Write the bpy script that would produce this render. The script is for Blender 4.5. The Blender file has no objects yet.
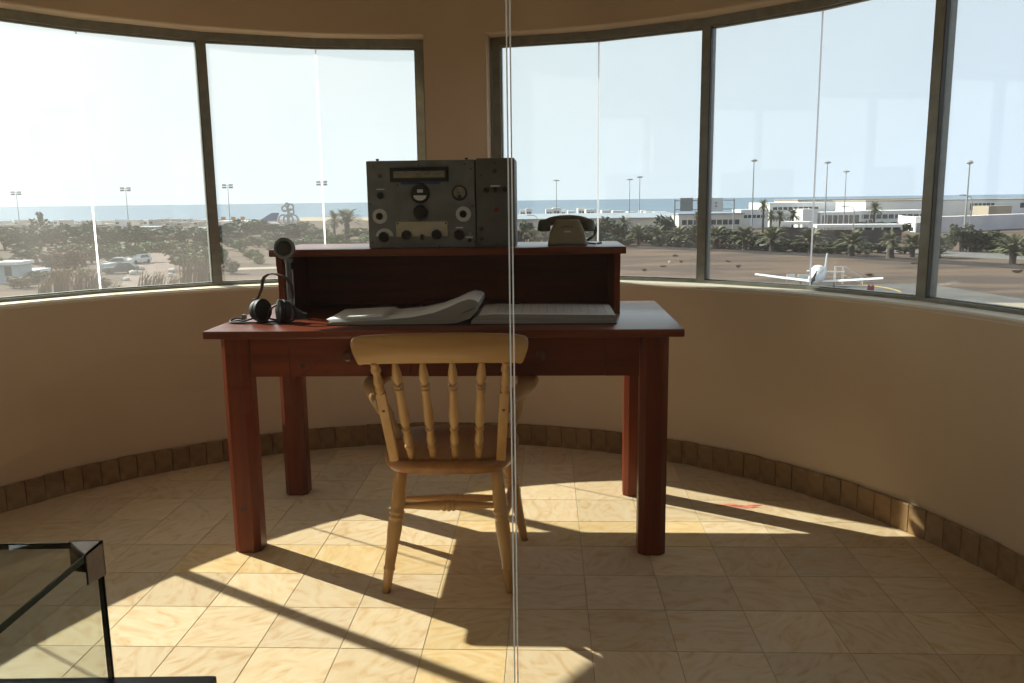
import bpy, bmesh, math, random
from mathutils import Vector, Matrix
random.seed(7)
scn = bpy.context.scene
COL = scn.collection
R = math.radians

# ------------------------------------------------------------ camera
F, CX, CY, H = 830.0, 512.0, 341.5, 1.24          # focal length in pixels, eye height
ROLL = math.atan2(-12.5, 1000.0)
PITCH = math.atan((CY - 200.5) / F)
def ray(x, y):
    dx, dy = x - CX, y - CY
    c, s = math.cos(-ROLL), math.sin(-ROLL)
    dx, dy = c*dx - s*dy, s*dx + c*dy
    v = (dx/F, 1.0, -dy/F)
    c, s = math.cos(PITCH), math.sin(PITCH)
    return Vector((v[0], c*v[1] + s*v[2], -s*v[1] + c*v[2]))
def at(x, y, z):                                    # pixel -> point on the level z
    r = ray(x, y); t = (z - H)/r.z
    return Vector((r.x*t, r.y*t, z))
def dep(x, y, d):                                   # pixel -> point at forward distance d
    r = ray(x, y); t = d/r.y
    return Vector((r.x*t, d, H + r.z*t))
cam = bpy.data.cameras.new('camera'); cam.sensor_width = 36; cam.lens = F/1024*36
cam.clip_start = 0.02; cam.clip_end = 100000
co = bpy.data.objects.new('camera', cam); COL.objects.link(co)
fw = ray(CX, CY); rt = (ray(CX+100, CY) - fw).normalized(); up = (ray(CX, CY-100) - fw).normalized()
m = Matrix((rt, up, -fw)).transposed().to_4x4(); m.translation = (0, 0, H)
co.matrix_world = m
scn.camera = co

# ------------------------------------------------------------ light
SUN_AZ, SUN_EL = R(-56.5), R(36.1)
SUN = Vector((math.sin(SUN_AZ)*math.cos(SUN_EL), math.cos(SUN_AZ)*math.cos(SUN_EL), math.sin(SUN_EL)))
sl = bpy.data.lights.new('sun', 'SUN'); sl.energy = 9.5; sl.angle = R(0.53); sl.color = (1.0, 0.95, 0.86)
so = bpy.data.objects.new('sun', sl); COL.objects.link(so)
so.location = (-20, 12, 20); so.rotation_euler = SUN.to_track_quat('Z', 'Y').to_euler()
w = bpy.data.worlds.new('World'); scn.world = w; w.use_nodes = True
nt = w.node_tree; nt.nodes.clear()
def N(nt, t, **k):
    n = nt.nodes.new(t)
    for a, b in k.items(): setattr(n, a, b)
    return n
tc = N(nt, 'ShaderNodeTexCoord')
dt = N(nt, 'ShaderNodeVectorMath', operation='DOT_PRODUCT'); dt.inputs[1].default_value = SUN
nt.links.new(tc.outputs['Generated'], dt.inputs[0])
mr = N(nt, 'ShaderNodeMapRange'); mr.inputs[1].default_value = -1; mr.inputs[2].default_value = 1
nt.links.new(dt.outputs['Value'], mr.inputs[0])
cr = N(nt, 'ShaderNodeValToRGB')
el = cr.color_ramp.elements
el[0].position = 0.0; el[0].color = (0.48, 0.60, 0.80, 1)
el[1].position = 1.0; el[1].color = (2.6, 2.5, 2.35, 1)
for p, c in ((0.50, (0.84, 0.95, 1.13)), (0.72, (0.95, 1.03, 1.10)), (0.88, (1.03, 1.07, 1.09)), (0.96, (1.55, 1.55, 1.52))):
    e = el.new(p); e.color = (*c, 1)
nt.links.new(mr.outputs[0], cr.inputs[0])
sx = N(nt, 'ShaderNodeSeparateXYZ'); nt.links.new(tc.outputs['Generated'], sx.inputs[0])
m2 = N(nt, 'ShaderNodeMapRange'); m2.inputs[1].default_value = 0.0; m2.inputs[2].default_value = 0.9; m2.inputs[3].default_value = 1.0; m2.inputs[4].default_value = 0.62
nt.links.new(sx.outputs['Z'], m2.inputs[0])
bg = N(nt, 'ShaderNodeBackground'); wo = N(nt, 'ShaderNodeOutputWorld')
nt.links.new(cr.outputs[0], bg.inputs[0]); nt.links.new(m2.outputs[0], bg.inputs[1]); nt.links.new(bg.outputs[0], wo.inputs[0])
vs = scn.view_settings
vs.view_transform = 'Standard'; vs.look = 'None'; vs.gamma = 1; vs.use_curve_mapping = False; vs.exposure = 0.17

# ------------------------------------------------------------ materials
def mat(name, c, rough=0.5, metal=0.0, spec=0.5, var=0.0, vscale=8.0, bump=0.0, bscale=60.0, coat=0.0, c2=None, detail=4, rnd=0.0, stretch=(1, 1, 1), lo=0.35, hi=0.65):
    m = bpy.data.materials.new(name); m.use_nodes = True
    t = m.node_tree; b = t.nodes['Principled BSDF']
    b.inputs['Base Color'].default_value = (*c, 1); b.inputs['Roughness'].default_value = rough
    b.inputs['Metallic'].default_value = metal; b.inputs['Specular IOR Level'].default_value = spec
    if coat: b.inputs['Coat Weight'].default_value = coat; b.inputs['Coat Roughness'].default_value = 0.12
    L = t.links.new
    if var or c2 or bump or rnd:
        tc = N(t, 'ShaderNodeTexCoord'); mp = N(t, 'ShaderNodeMapping'); mp.inputs['Scale'].default_value = stretch
        L(tc.outputs['Object'], mp.inputs[0])
    if var or c2 or rnd:
        n = N(t, 'ShaderNodeTexNoise'); n.inputs['Scale'].default_value = vscale; n.inputs['Detail'].default_value = detail
        L(mp.outputs[0], n.inputs['Vector'])
        r = N(t, 'ShaderNodeValToRGB'); e = r.color_ramp.elements
        a = c if c2 is None else c
        bcol = c2 if c2 is not None else tuple(min(1, v*(1+var)) for v in c)
        acol = a if c2 is not None else tuple(v*(1-var) for v in c)
        e[0].position = lo; e[0].color = (*acol, 1); e[1].position = hi; e[1].color = (*bcol, 1)
        L(n.outputs['Fac'], r.inputs[0]); out = r.outputs[0]
        if rnd:
            oi = N(t, 'ShaderNodeObjectInfo'); mr = N(t, 'ShaderNodeMapRange')
            mr.inputs[3].default_value = 1-rnd; mr.inputs[4].default_value = 1+rnd
            L(oi.outputs['Random'], mr.inputs[0])
            vm = N(t, 'ShaderNodeVectorMath', operation='SCALE'); L(out, vm.inputs[0]); L(mr.outputs[0], vm.inputs['Scale']); out = vm.outputs[0]
        L(out, b.inputs['Base Color'])
    if bump:
        n2 = N(t, 'ShaderNodeTexNoise'); n2.inputs['Scale'].default_value = bscale; n2.inputs['Detail'].default_value = 5
        L(mp.outputs[0], n2.inputs['Vector'])
        bp = N(t, 'ShaderNodeBump'); bp.inputs['Strength'].default_value = bump; bp.inputs['Distance'].default_value = 0.02
        L(n2.outputs['Fac'], bp.inputs['Height']); L(bp.outputs[0], b.inputs['Normal'])
    return m
def wood(name, c1, c2, axis=0, rough=0.35, coat=0.0, scale=1.0, spec=0.5):
    st = [14*scale]*3; st[axis] = 0.9*scale
    m = mat(name, c1, rough, spec=spec, c2=c2, vscale=2.2, stretch=tuple(st), coat=coat, detail=6, lo=0.3, hi=0.7, bump=0.04, bscale=6)
    return m
def marble(name, c1, c2, c3):
    m = bpy.data.materials.new(name); m.use_nodes = True
    t = m.node_tree; L = t.links.new; b = t.nodes['Principled BSDF']; b.inputs['Roughness'].default_value = 0.42
    b.inputs['Specular IOR Level'].default_value = 0.2
    tc = N(t, 'ShaderNodeTexCoord'); oi = N(t, 'ShaderNodeObjectInfo')
    ad = N(t, 'ShaderNodeVectorMath', operation='MULTIPLY_ADD')
    cm = N(t, 'ShaderNodeCombineXYZ'); L(oi.outputs['Random'], cm.inputs[0]); L(oi.outputs['Random'], cm.inputs[1]); L(oi.outputs['Random'], cm.inputs[2])
    L(cm.outputs[0], ad.inputs[0]); ad.inputs[1].default_value = (37, 91, 53); L(tc.outputs['Object'], ad.inputs[2])
    rot = N(t, 'ShaderNodeVectorRotate', rotation_type='Z_AXIS'); ma = N(t, 'ShaderNodeMath', operation='MULTIPLY'); ma.inputs[1].default_value = 40
    L(oi.outputs['Random'], ma.inputs[0]); L(ma.outputs[0], rot.inputs['Angle']); L(ad.outputs[0], rot.inputs['Vector'])
    mp = N(t, 'ShaderNodeMapping'); mp.inputs['Scale'].default_value = (6, 13, 1); L(rot.outputs[0], mp.inputs[0])
    n = N(t, 'ShaderNodeTexNoise'); n.inputs['Scale'].default_value = 0.95; n.inputs['Detail'].default_value = 6; n.inputs['Distortion'].default_value = 3.0
    L(mp.outputs[0], n.inputs['Vector'])
    r = N(t, 'ShaderNodeValToRGB'); e = r.color_ramp.elements
    e[0].position = 0.30; e[0].color = (*c2, 1); e[1].position = 0.72; e[1].color = (*c3, 1); q = e.new(0.47); q.color = (*c1, 1)
    L(n.outputs['Fac'], r.inputs[0])
    mr = N(t, 'ShaderNodeMapRange'); mr.inputs[3].default_value = 0.9; mr.inputs[4].default_value = 1.1; L(oi.outputs['Random'], mr.inputs[0])
    vm = N(t, 'ShaderNodeVectorMath', operation='SCALE'); L(r.outputs[0], vm.inputs[0]); L(mr.outputs[0], vm.inputs['Scale'])
    L(vm.outputs[0], b.inputs['Base Color'])
    return m
def glass(name, tint=(1, 1, 1), dust=0.0, rough=0.0, dscale=3.0):
    m = bpy.data.materials.new(name); m.use_nodes = True
    t = m.node_tree; t.nodes.clear(); L = t.links.new
    o = N(t, 'ShaderNodeOutputMaterial'); tr = N(t, 'ShaderNodeBsdfTransparent'); tr.inputs[0].default_value = (*tint, 1)
    gl = N(t, 'ShaderNodeBsdfGlossy'); gl.inputs['Roughness'].default_value = rough
    lw = N(t, 'ShaderNodeLayerWeight'); lw.inputs[0].default_value = 0.5
    pw = N(t, 'ShaderNodeMath', operation='POWER'); pw.inputs[1].default_value = 5; L(lw.outputs['Facing'], pw.inputs[0])
    fr = N(t, 'ShaderNodeMath', operation='MULTIPLY_ADD'); fr.inputs[1].default_value = 0.96; fr.inputs[2].default_value = 0.038; L(pw.outputs[0], fr.inputs[0])
    mx = N(t, 'ShaderNodeMixShader'); L(fr.outputs[0], mx.inputs[0]); L(tr.outputs[0], mx.inputs[1]); L(gl.outputs[0], mx.inputs[2])
    last = mx
    if dust:
        tl = N(t, 'ShaderNodeBsdfTranslucent'); tl.inputs[0].default_value = (0.9, 0.86, 0.82, 1)
        n = N(t, 'ShaderNodeTexNoise'); n.inputs['Scale'].default_value = dscale; n.inputs['Detail'].default_value = 5
        tc = N(t, 'ShaderNodeTexCoord'); L(tc.outputs['Object'], n.inputs['Vector'])
        mr = N(t, 'ShaderNodeMapRange'); mr.inputs[1].default_value = 0.3; mr.inputs[2].default_value = 0.75; mr.inputs[3].default_value = dust*0.75; mr.inputs[4].default_value = dust*1.3
        L(n.outputs['Fac'], mr.inputs[0])
        m3 = N(t, 'ShaderNodeMixShader'); L(mr.outputs[0], m3.inputs[0]); L(mx.outputs[0], m3.inputs[1]); L(tl.outputs[0], m3.inputs[2]); last = m3
    L(last.outputs[0], o.inputs[0])
    return m
def translucent(name, c, tr=0.5):
    m = bpy.data.materials.new(name); m.use_nodes = True
    t = m.node_tree; t.nodes.clear(); L = t.links.new
    o = N(t, 'ShaderNodeOutputMaterial'); d = N(t, 'ShaderNodeBsdfDiffuse'); d.inputs[0].default_value = (*c, 1)
    l = N(t, 'ShaderNodeBsdfTranslucent'); l.inputs[0].default_value = (*c, 1); mx = N(t, 'ShaderNodeMixShader'); mx.inputs[0].default_value = tr
    L(d.outputs[0], mx.inputs[1]); L(l.outputs[0], mx.inputs[2]); L(mx.outputs[0], o.inputs[0])
    return m
M = {}
M['plaster'] = mat('wall_plaster', (0.64, 0.50, 0.345), 0.85, spec=0.2, var=0.06, vscale=1.6, bump=0.25, bscale=9)
M['sill'] = mat('sill_paint', (0.76, 0.69, 0.55), 0.6, spec=0.3, var=0.06, vscale=6, bump=0.15, bscale=20)
M['ceil'] = mat('ceiling_paint', (0.55, 0.46, 0.32), 0.9, spec=0.2, var=0.04)
M['grout'] = mat('grout', (0.30, 0.25, 0.185), 0.9, var=0.2, vscale=20)
M['tile_beige'] = marble('tile_beige', (0.62, 0.465, 0.28), (0.545, 0.36, 0.185), (0.66, 0.53, 0.35))
M['tile_grey'] = marble('tile_grey', (0.57, 0.435, 0.275), (0.51, 0.355, 0.20), (0.61, 0.50, 0.345))
M['tile_yellow'] = marble('tile_yellow', (0.63, 0.445, 0.22), (0.57, 0.36, 0.15), (0.67, 0.52, 0.30))
M['skirt'] = mat('skirting_stone', (0.22, 0.125, 0.048), 0.6, spec=0.2, c2=(0.33, 0.205, 0.095), vscale=16, detail=6, rnd=0.14, bump=0.1, bscale=40)
M['alu'] = mat('window_frame_paint', (0.24, 0.245, 0.21), 0.4, metal=0.15, spec=0.5, var=0.12, vscale=25)
M['alu_dark'] = mat('window_gasket', (0.05, 0.055, 0.05), 0.5)
M['joint'] = translucent('silicone_joint', (0.93, 0.95, 0.94), 0.95)
M['pane'] = glass('window_glass_dust_haze', (0.96, 0.985, 0.985), 0.042)  # translucent veil: pane dust, with the outdoor haze put into it too
M['screen'] = glass('screen_glass', (0.97, 0.985, 0.975), 0.004)
M['edge'] = translucent('polished_glass_edge', (0.88, 0.93, 0.90), 0.85)
M['case'] = glass('case_glass', (0.95, 0.97, 0.96), 0.006)
M['case_edge'] = mat('case_glass_edge', (0.02, 0.06, 0.045), 0.15, spec=0.8)
M['clamp'] = mat('brushed_clamp', (0.38, 0.33, 0.29), 0.38, metal=0.8, var=0.08, vscale=40)
M['plinth'] = mat('plinth_black', (0.02, 0.017, 0.015), 0.45)
WR1, WR2 = (0.19, 0.034, 0.008), (0.095, 0.016, 0.004)
for i, a in enumerate('xyz'):
    M['desk_'+a] = wood('mahogany_stain_'+a, WR1, WR2, i, 0.38, 0.0, spec=0.3)
    M['pine_'+a] = wood('varnished_pine_'+a, (0.62, 0.37, 0.15), (0.47, 0.26, 0.09), i, 0.34, 0.12)
M['desk_top'] = wood('mahogany_polished', WR1, WR2, 0, 0.30, 0.12)
M['seatw'] = wood('seat_pine', (0.42, 0.19, 0.06), (0.30, 0.125, 0.036), 1, 0.35, 0.15)
M['knot'] = mat('wood_knot', (0.05, 0.012, 0.005), 0.35)
M['knob'] = mat('drawer_knob_wood', (0.09, 0.022, 0.010), 0.3, coat=0.3)
M['plug'] = mat('wood_plug', (0.20, 0.085, 0.025), 0.4)
M['radio'] = mat('radio_grey_enamel', (0.155, 0.17, 0.165), 0.5, var=0.22, vscale=14, bump=0.08, bscale=120)
M['radio2'] = mat('power_unit_enamel', (0.10, 0.105, 0.092), 0.5, var=0.15, vscale=14, bump=0.06, bscale=120)
M['black'] = mat('black_bakelite', (0.012, 0.012, 0.012), 0.35)
M['dull'] = mat('black_rubber', (0.02, 0.022, 0.022), 0.6)
M['dialw'] = mat('dial_white', (0.62, 0.64, 0.62), 0.5, var=0.06, vscale=30)
M['cream'] = mat('cream_plate', (0.50, 0.45, 0.32), 0.5, var=0.08, vscale=30)
M['scale'] = mat('dial_glass_scale', (0.26, 0.25, 0.20), 0.3, c2=(0.16, 0.16, 0.13), vscale=60)
M['blue'] = mat('blue_strip', (0.025, 0.07, 0.19), 0.4)
M['steel'] = mat('steel_screw', (0.35, 0.35, 0.34), 0.35, metal=0.9)
M['dark_screw'] = mat('dark_screw', (0.05, 0.05, 0.05), 0.4, metal=0.5)
M['red'] = mat('red_lamp', (0.30, 0.02, 0.015), 0.3)
M['phone'] = mat('phone_beige', (0.30, 0.265, 0.165), 0.42, var=0.05, vscale=20)
M['phone_dark'] = mat('phone_olive', (0.14, 0.135, 0.095), 0.4, var=0.06, vscale=20)
M['phone_rim'] = mat('phone_dial_blank', (0.24, 0.21, 0.13), 0.45)
M['phone_base'] = mat('phone_base_grey', (0.09, 0.088, 0.07), 0.5)
M['micgrey'] = mat('microphone_grey', (0.20, 0.22, 0.22), 0.35, metal=0.4, var=0.1, vscale=40)
M['micmesh'] = mat('microphone_grille', (0.018, 0.019, 0.016), 0.5, metal=0.2, c2=(0.055, 0.052, 0.036), vscale=40)
M['micdark'] = mat('microphone_base', (0.045, 0.05, 0.055), 0.35, coat=0.2)
M['leather'] = mat('headband_leather', (0.09, 0.055, 0.045), 0.5, var=0.2, vscale=40)
M['paper'] = mat('ledger_paper', (0.86, 0.86, 0.83), 0.8, spec=0.1, var=0.03, vscale=30)
M['pagedge'] = mat('page_edges', (0.42, 0.40, 0.345), 0.8, c2=(0.28, 0.265, 0.22), vscale=3, stretch=(1, 1, 160))
M['cover'] = mat('ledger_cover', (0.03, 0.032, 0.03), 0.6)
M['rule'] = mat('printed_rules', (0.42, 0.42, 0.43), 0.8)
M['redbook'] = mat('red_cloth_cover', (0.10, 0.012, 0.014), 0.6, var=0.1)
M['chalk'] = mat('red_smear', (0.60, 0.16, 0.10), 0.7, var=0.3, vscale=30)

# ------------------------------------------------------------ geometry helpers
def box(bm, c, s, rot=None, bev=0.0):
    mt = Matrix.Translation(c) @ (rot.to_4x4() if rot else Matrix()) @ Matrix.Diagonal((*s, 1))
    r = bmesh.ops.create_cube(bm, size=1, matrix=mt)
    if bev:
        es = {e for v in r['verts'] for e in v.link_edges}
        bmesh.ops.bevel(bm, geom=list(es), offset=bev, segments=2, affect='EDGES', profile=0.6)
def box2(bm, a, b, bev=0.0):
    a, b = Vector(a), Vector(b)
    box(bm, (a+b)/2, b-a, None, bev)
def frame_of(d):
    d = d.normalized(); u = Vector((0, 0, 1)) if abs(d.z) < 0.9 else Vector((1, 0, 0))
    x = u.cross(d).normalized(); return x, d.cross(x)
def rings(bm, rs, cap=True, closed=False):
    vs = [[bm.verts.new(p) for p in r] for r in rs]
    n = len(vs[0]); k = len(vs)
    for i in range(k if closed else k-1):
        a, b = vs[i], vs[(i+1) % k]
        for j in range(n): bm.faces.new((a[j], a[(j+1) % n], b[(j+1) % n], b[j]))
    if cap and not closed:
        bm.faces.new(vs[0][::-1]); bm.faces.new(vs[-1])
def tube(bm, pts, r, seg=8, closed=False):
    pts = [Vector(p) for p in pts]; rs = []; px = None; n = len(pts)
    for i, p in enumerate(pts):
        if closed: d = pts[(i+1) % n] - pts[i-1]
        else: d = pts[min(i+1, n-1)] - pts[max(i-1, 0)]
        if px is None: x, y = frame_of(d)
        else:
            d = d.normalized(); x = (px - d*px.dot(d)).normalized(); y = d.cross(x)
        px = x; rr = r[i] if isinstance(r, (list, tuple)) else r
        rs.append([p + (x*math.cos(t*math.tau/seg) + y*math.sin(t*math.tau/seg))*rr for t in range(seg)])
    rings(bm, rs, not closed, closed)
def turned(bm, p0, p1, prof, seg=14):
    p0, p1 = Vector(p0), Vector(p1); d = p1 - p0; x, y = frame_of(d)
    rings(bm, [[p0 + d*t + (x*math.cos(a*math.tau/seg) + y*math.sin(a*math.tau/seg))*max(r, 1e-4) for a in range(seg)] for t, r in prof])
def disc(bm, c, axis, r, h, seg=24, bev=0.0):                  # short cylinder standing on c along axis
    a = Vector(axis).normalized(); c = Vector(c); L = h
    pr = [(0, r), (1, r)] if not bev else [(0, r), (1-bev/h, r), (1, r-bev)]
    turned(bm, c, c + a*h, pr, seg)
def prism(bm, poly, z0, z1, bev=0.0):
    a = [bm.verts.new((x, y, z0)) for x, y in poly]; b = [bm.verts.new((x, y, z1)) for x, y in poly]; n = len(poly)
    fs = [bm.faces.new(a[::-1]), bm.faces.new(b)] + [bm.faces.new((a[i], a[(i+1) % n], b[(i+1) % n], b[i])) for i in range(n)]
    if bev: bmesh.ops.bevel(bm, geom=list({e for e in fs[1].edges}), offset=bev, segments=2, affect='EDGES')
def ngon_prism(bm, poly, d):                                    # closed 3-D polygon swept by vector d
    d = Vector(d); a = [bm.verts.new(Vector(p)) for p in poly]; b = [bm.verts.new(Vector(p) + d) for p in poly]; n = len(poly)
    bm.faces.new(a[::-1]); bm.faces.new(b)
    for i in range(n): bm.faces.new((a[i], a[(i+1) % n], b[(i+1) % n], b[i]))
def mesh(name, bm, mt, smooth=False):
    bmesh.ops.recalc_face_normals(bm, faces=bm.faces)
    me = bpy.data.meshes.new(name); bm.to_mesh(me); bm.free()
    me.materials.append(M[mt] if isinstance(mt, str) else mt)
    if smooth:
        me.polygons.foreach_set('use_smooth', [True]*len(me.polygons))
        if smooth != 'all' and hasattr(me, 'set_sharp_from_angle'): me.set_sharp_from_angle(angle=R(38))
    return me
def link(name, me, parent=None, loc=(0, 0, 0), rz=0.0, sc=1.0):
    o = bpy.data.objects.new(name, me); COL.objects.link(o); o.location = loc; o.rotation_euler = (0, 0, rz)
    o.scale = (sc, sc, sc) if isinstance(sc, (int, float)) else sc
    if parent: o.parent = parent
    return o
def part(name, bm, mt, parent=None, smooth=True, loc=(0, 0, 0), label=None):
    o = link(name, mesh(name, bm, mt, smooth), parent, loc)
    if label: o['label'] = label
    return o
def tag(o, label, cat, group=None):
    o['label'] = label; o['category'] = cat
    if group: o['group'] = group
    return o
def thing(name, label, cat, loc=(0, 0, 0), rz=0.0, group=None):
    return tag(link(name, None, None, loc, rz), label, cat, group)
def struct(name, bm, mt, smooth=False, kind='structure', label=None):
    o = part(name, bm, mt, None, smooth); o['kind'] = kind
    if label: o['label'] = label
    return o
def B(): return bmesh.new()

# ------------------------------------------------------------ the round room
RC = Vector((-0.404, 2.134)); RI, RO = 2.05, 2.27        # centre, inner and outer radius
ZS, ZH, ZC = 0.843, 2.030, 2.64                              # sill, window head, ceiling
def cyl(az, r, z=0.0): return Vector((RC.x + r*math.sin(R(az)), RC.y + r*math.cos(R(az)), z))
def ring_wall(bm, prof, a0, a1, step=1.5):                # closed (r, z) profile swept round the centre
    n = max(2, int(round(abs(a1-a0)/step)))
    full = abs(a1-a0) >= 359.9
    k = n if full else n+1
    rings(bm, [[cyl(a0 + (a1-a0)*i/n, r, z) for r, z in prof] for i in range(k)], not full, full)
RF = 2.195                                                 # centre line of the window frames
BAYS = [(-110.0, -82.75), (-82.75, -55.5), (-55.5, -28.3), (-28.3, -0.35), (8.4, 36.5), (36.5, 63.6), (63.6, 90.7), (90.7, 117.8)]
WL, WR = -110.0, 117.8
DOOR0, DOOR1 = 146.0, 194.0                                # opening towards the stair landing
bev = 0.014
lowp = [(RO, -0.1), (RO, ZS+0.004)] + [(RI + bev - bev*math.sin(t*math.pi/8), ZS - bev + bev*math.cos(t*math.pi/8)) for t in range(5)] + [(RI, -0.1)]
bm = B(); ring_wall(bm, lowp, DOOR1-360, DOOR0); struct('wall_parapet', bm, 'plaster', True)
bm = B(); ring_wall(bm, [(RI-0.001, ZS-0.012), (RI+0.016, ZS+0.0045), (RF-0.03, ZS+0.0065), (RF-0.03, ZS-0.02), (RI+0.02, ZS-0.02)], WL, -0.35); struct('trim_1', bm, 'sill', True)
bm = B(); ring_wall(bm, [(RI-0.001, ZS-0.012), (RI+0.016, ZS+0.0045), (RF-0.03, ZS+0.0065), (RF-0.03, ZS-0.02), (RI+0.02, ZS-0.02)], 8.4, WR); struct('trim_2', bm, 'sill', True)
bm = B(); ring_wall(bm, [(RO, ZH), (RO, ZC), (RI, ZC), (RI, ZH+0.006), (RI+0.006, ZH)], 0, 360); struct('wall_header', bm, 'plaster', True)
bm = B(); ring_wall(bm, [(RO, ZS), (RO, ZH), (RI+0.006, ZH), (RI, ZH+0.006), (RI, ZS-bev), (RI+bev*0.3, ZS-bev*0.3), (RI+bev, ZS)], -0.15, 8.3, 1.2); struct('wall_pillar', bm, 'plaster', True)
bm = B(); ring_wall(bm, [(RO, ZS), (RO, ZH), (RI, ZH), (RI, ZS)], WR, DOOR0); struct('wall_right', bm, 'plaster', True)
bm = B(); ring_wall(bm, [(RO, ZS), (RO, ZH), (RI, ZH), (RI, ZS)], DOOR1-360, WL); struct('wall_left', bm, 'plaster', True)
bm = B(); prism(bm, [(RC.x + RO*math.sin(R(a)), RC.y + RO*math.cos(R(a))) for a in range(0, 360, 5)], ZC, ZC+0.15); struct('ceiling', bm, 'ceil')
# landing behind the opening
p0, p1 = cyl(DOOR0, RO-0.02), cyl(DOOR1, RO-0.02)
LX0, LX1, LY0 = p1.x - 0.25, p0.x + 0.05, -1.7
for nm, a, b in (('wall_landing_left', (LX0-0.1, LY0, -0.1), (LX0, 0.30, ZC)), ('wall_landing_right', (LX1, LY0, -0.1), (LX1+0.1, 0.42, ZC)), ('wall_landing_back', (LX0-0.1, LY0-0.1, -0.1), (LX1+0.1, LY0, ZC)), ('ceiling_landing', (LX0-0.1, LY0-0.1, ZC+0.001), (LX1+0.1, 0.35, ZC+0.12))):
    bm = B(); box2(bm, a, b); struct(nm, bm, 'plaster')
bm = B(); box2(bm, (LX0-0.1, LY0-0.1, -0.12), (LX1+0.1, 0.36, -0.004)); struct('floor_landing', bm, 'tile_grey')

# floor: bed of grout with a tile object for each tile
bm = B(); prism(bm, [(RC.x + (RO-0.02)*math.sin(R(a)), RC.y + (RO-0.02)*math.cos(R(a))) for a in range(0, 360, 4)], -0.10, -0.0016)
floor = struct('floor', bm, 'grout')
TS, TA = 0.2365, R(-2.4)
T0 = Vector((-0.241, 2.629)); TU = Vector((math.cos(TA), math.sin(TA))); TV = Vector((-math.sin(TA), math.cos(TA)))
def clip_circle(poly, r):
    def inside(p): return (p - RC).length <= r
    out = []
    for i, p in enumerate(poly):
        q = poly[(i+1) % len(poly)]
        ip, iq = inside(p), inside(q)
        if ip: out.append(p)
        if ip != iq:
            a, b = (p, q) if ip else (q, p)
            for _ in range(25):
                mid = (a+b)/2
                if inside(mid): a = mid
                else: b = mid
            out.append(a)
    res = []
    for i, p in enumerate(out):                            # follow the arc between two points on the circle
        q = out[(i+1) % len(out)]; res.append(p)
        if abs((p-RC).length - r) < 1e-4 and abs((q-RC).length - r) < 1e-4 and (p-q).length > 0.02:
            for k in (1, 2):
                mid = p + (q-p)*k/3; res.append(RC + (mid-RC).normalized()*r)
    return res
YELLOW = {(-4, 0), (-3, 0), (-2, 0), (-1, 0), (0, 0), (0, -1), (0, -2), (0, -3), (0, 1), (0, 2), (1, 1), (2, 1), (3, 1), (0, 3)}
full = {}
def tile_mesh(mt):
    bm = B(); h = TS/2 - 0.0008; prism(bm, [(-h, -h), (h, -h), (h, h), (-h, h)], -0.012, 0.0, 0.0008); return mesh('tile', bm, mt)
for i in range(-10, 11):
    for j in range(-12, 10):
        c = T0 + TU*((i+0.5)*TS) + TV*((j+0.5)*TS)
        if (c - RC).length > RI + TS*0.75: continue
        mt = 'tile_yellow' if (i, j) in YELLOW else random.choice(['tile_beige', 'tile_beige', 'tile_beige', 'tile_grey'])
        h = TS/2 - 0.0008
        corners = [c + TU*a*h + TV*b*h for a, b in ((-1, -1), (1, -1), (1, 1), (-1, 1))]
        if all((p-RC).length < RI - 0.004 for p in corners):
            if mt not in full: full[mt] = tile_mesh(mt)
            o = link('tile', full[mt], floor, (c.x, c.y, 0), TA)
            o.location.z = random.uniform(-0.0005, 0.0)
        else:
            pl = clip_circle(corners, RI - 0.004)
            if len(pl) < 3: continue
            bm = B(); prism(bm, [((p-c).x, (p-c).y) for p in pl], -0.012, 0.0); part('tile', bm, mt, floor, False, (c.x, c.y, 0))
# skirting: a stone for each skirting tile
bm = B(); ring_wall(bm, [(RI+0.004, 0.0), (RI+0.004, 0.106), (RI-0.003, 0.106), (RI-0.003, 0.0)], DOOR1-360, DOOR0)
base = struct('baseboard_round', bm, 'grout')
na = 142; da = (DOOR0 - DOOR1 + 360)/na
bm = B()
rings(bm, [[Vector(((RI-d)*math.sin(R(a)), (RI-d)*math.cos(R(a)), z)) for d, z in ((0.002, 0.001), (0.002, 0.109), (0.013, 0.109), (0.016, 0.105), (0.016, 0.001))] for a in [-da*0.475 + da*0.95*k/2 for k in range(3)]])
sm = mesh('skirting_tile', bm, 'skirt')
for k in range(na):
    a = DOOR1 - 360 + da*(k+0.5)
    o = link('skirting_tile', sm, base, (RC.x, RC.y, random.uniform(-0.002, 0.002)), -R(a)); o.scale = (1-random.uniform(0, 0.002),)*2 + (1,)

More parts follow.
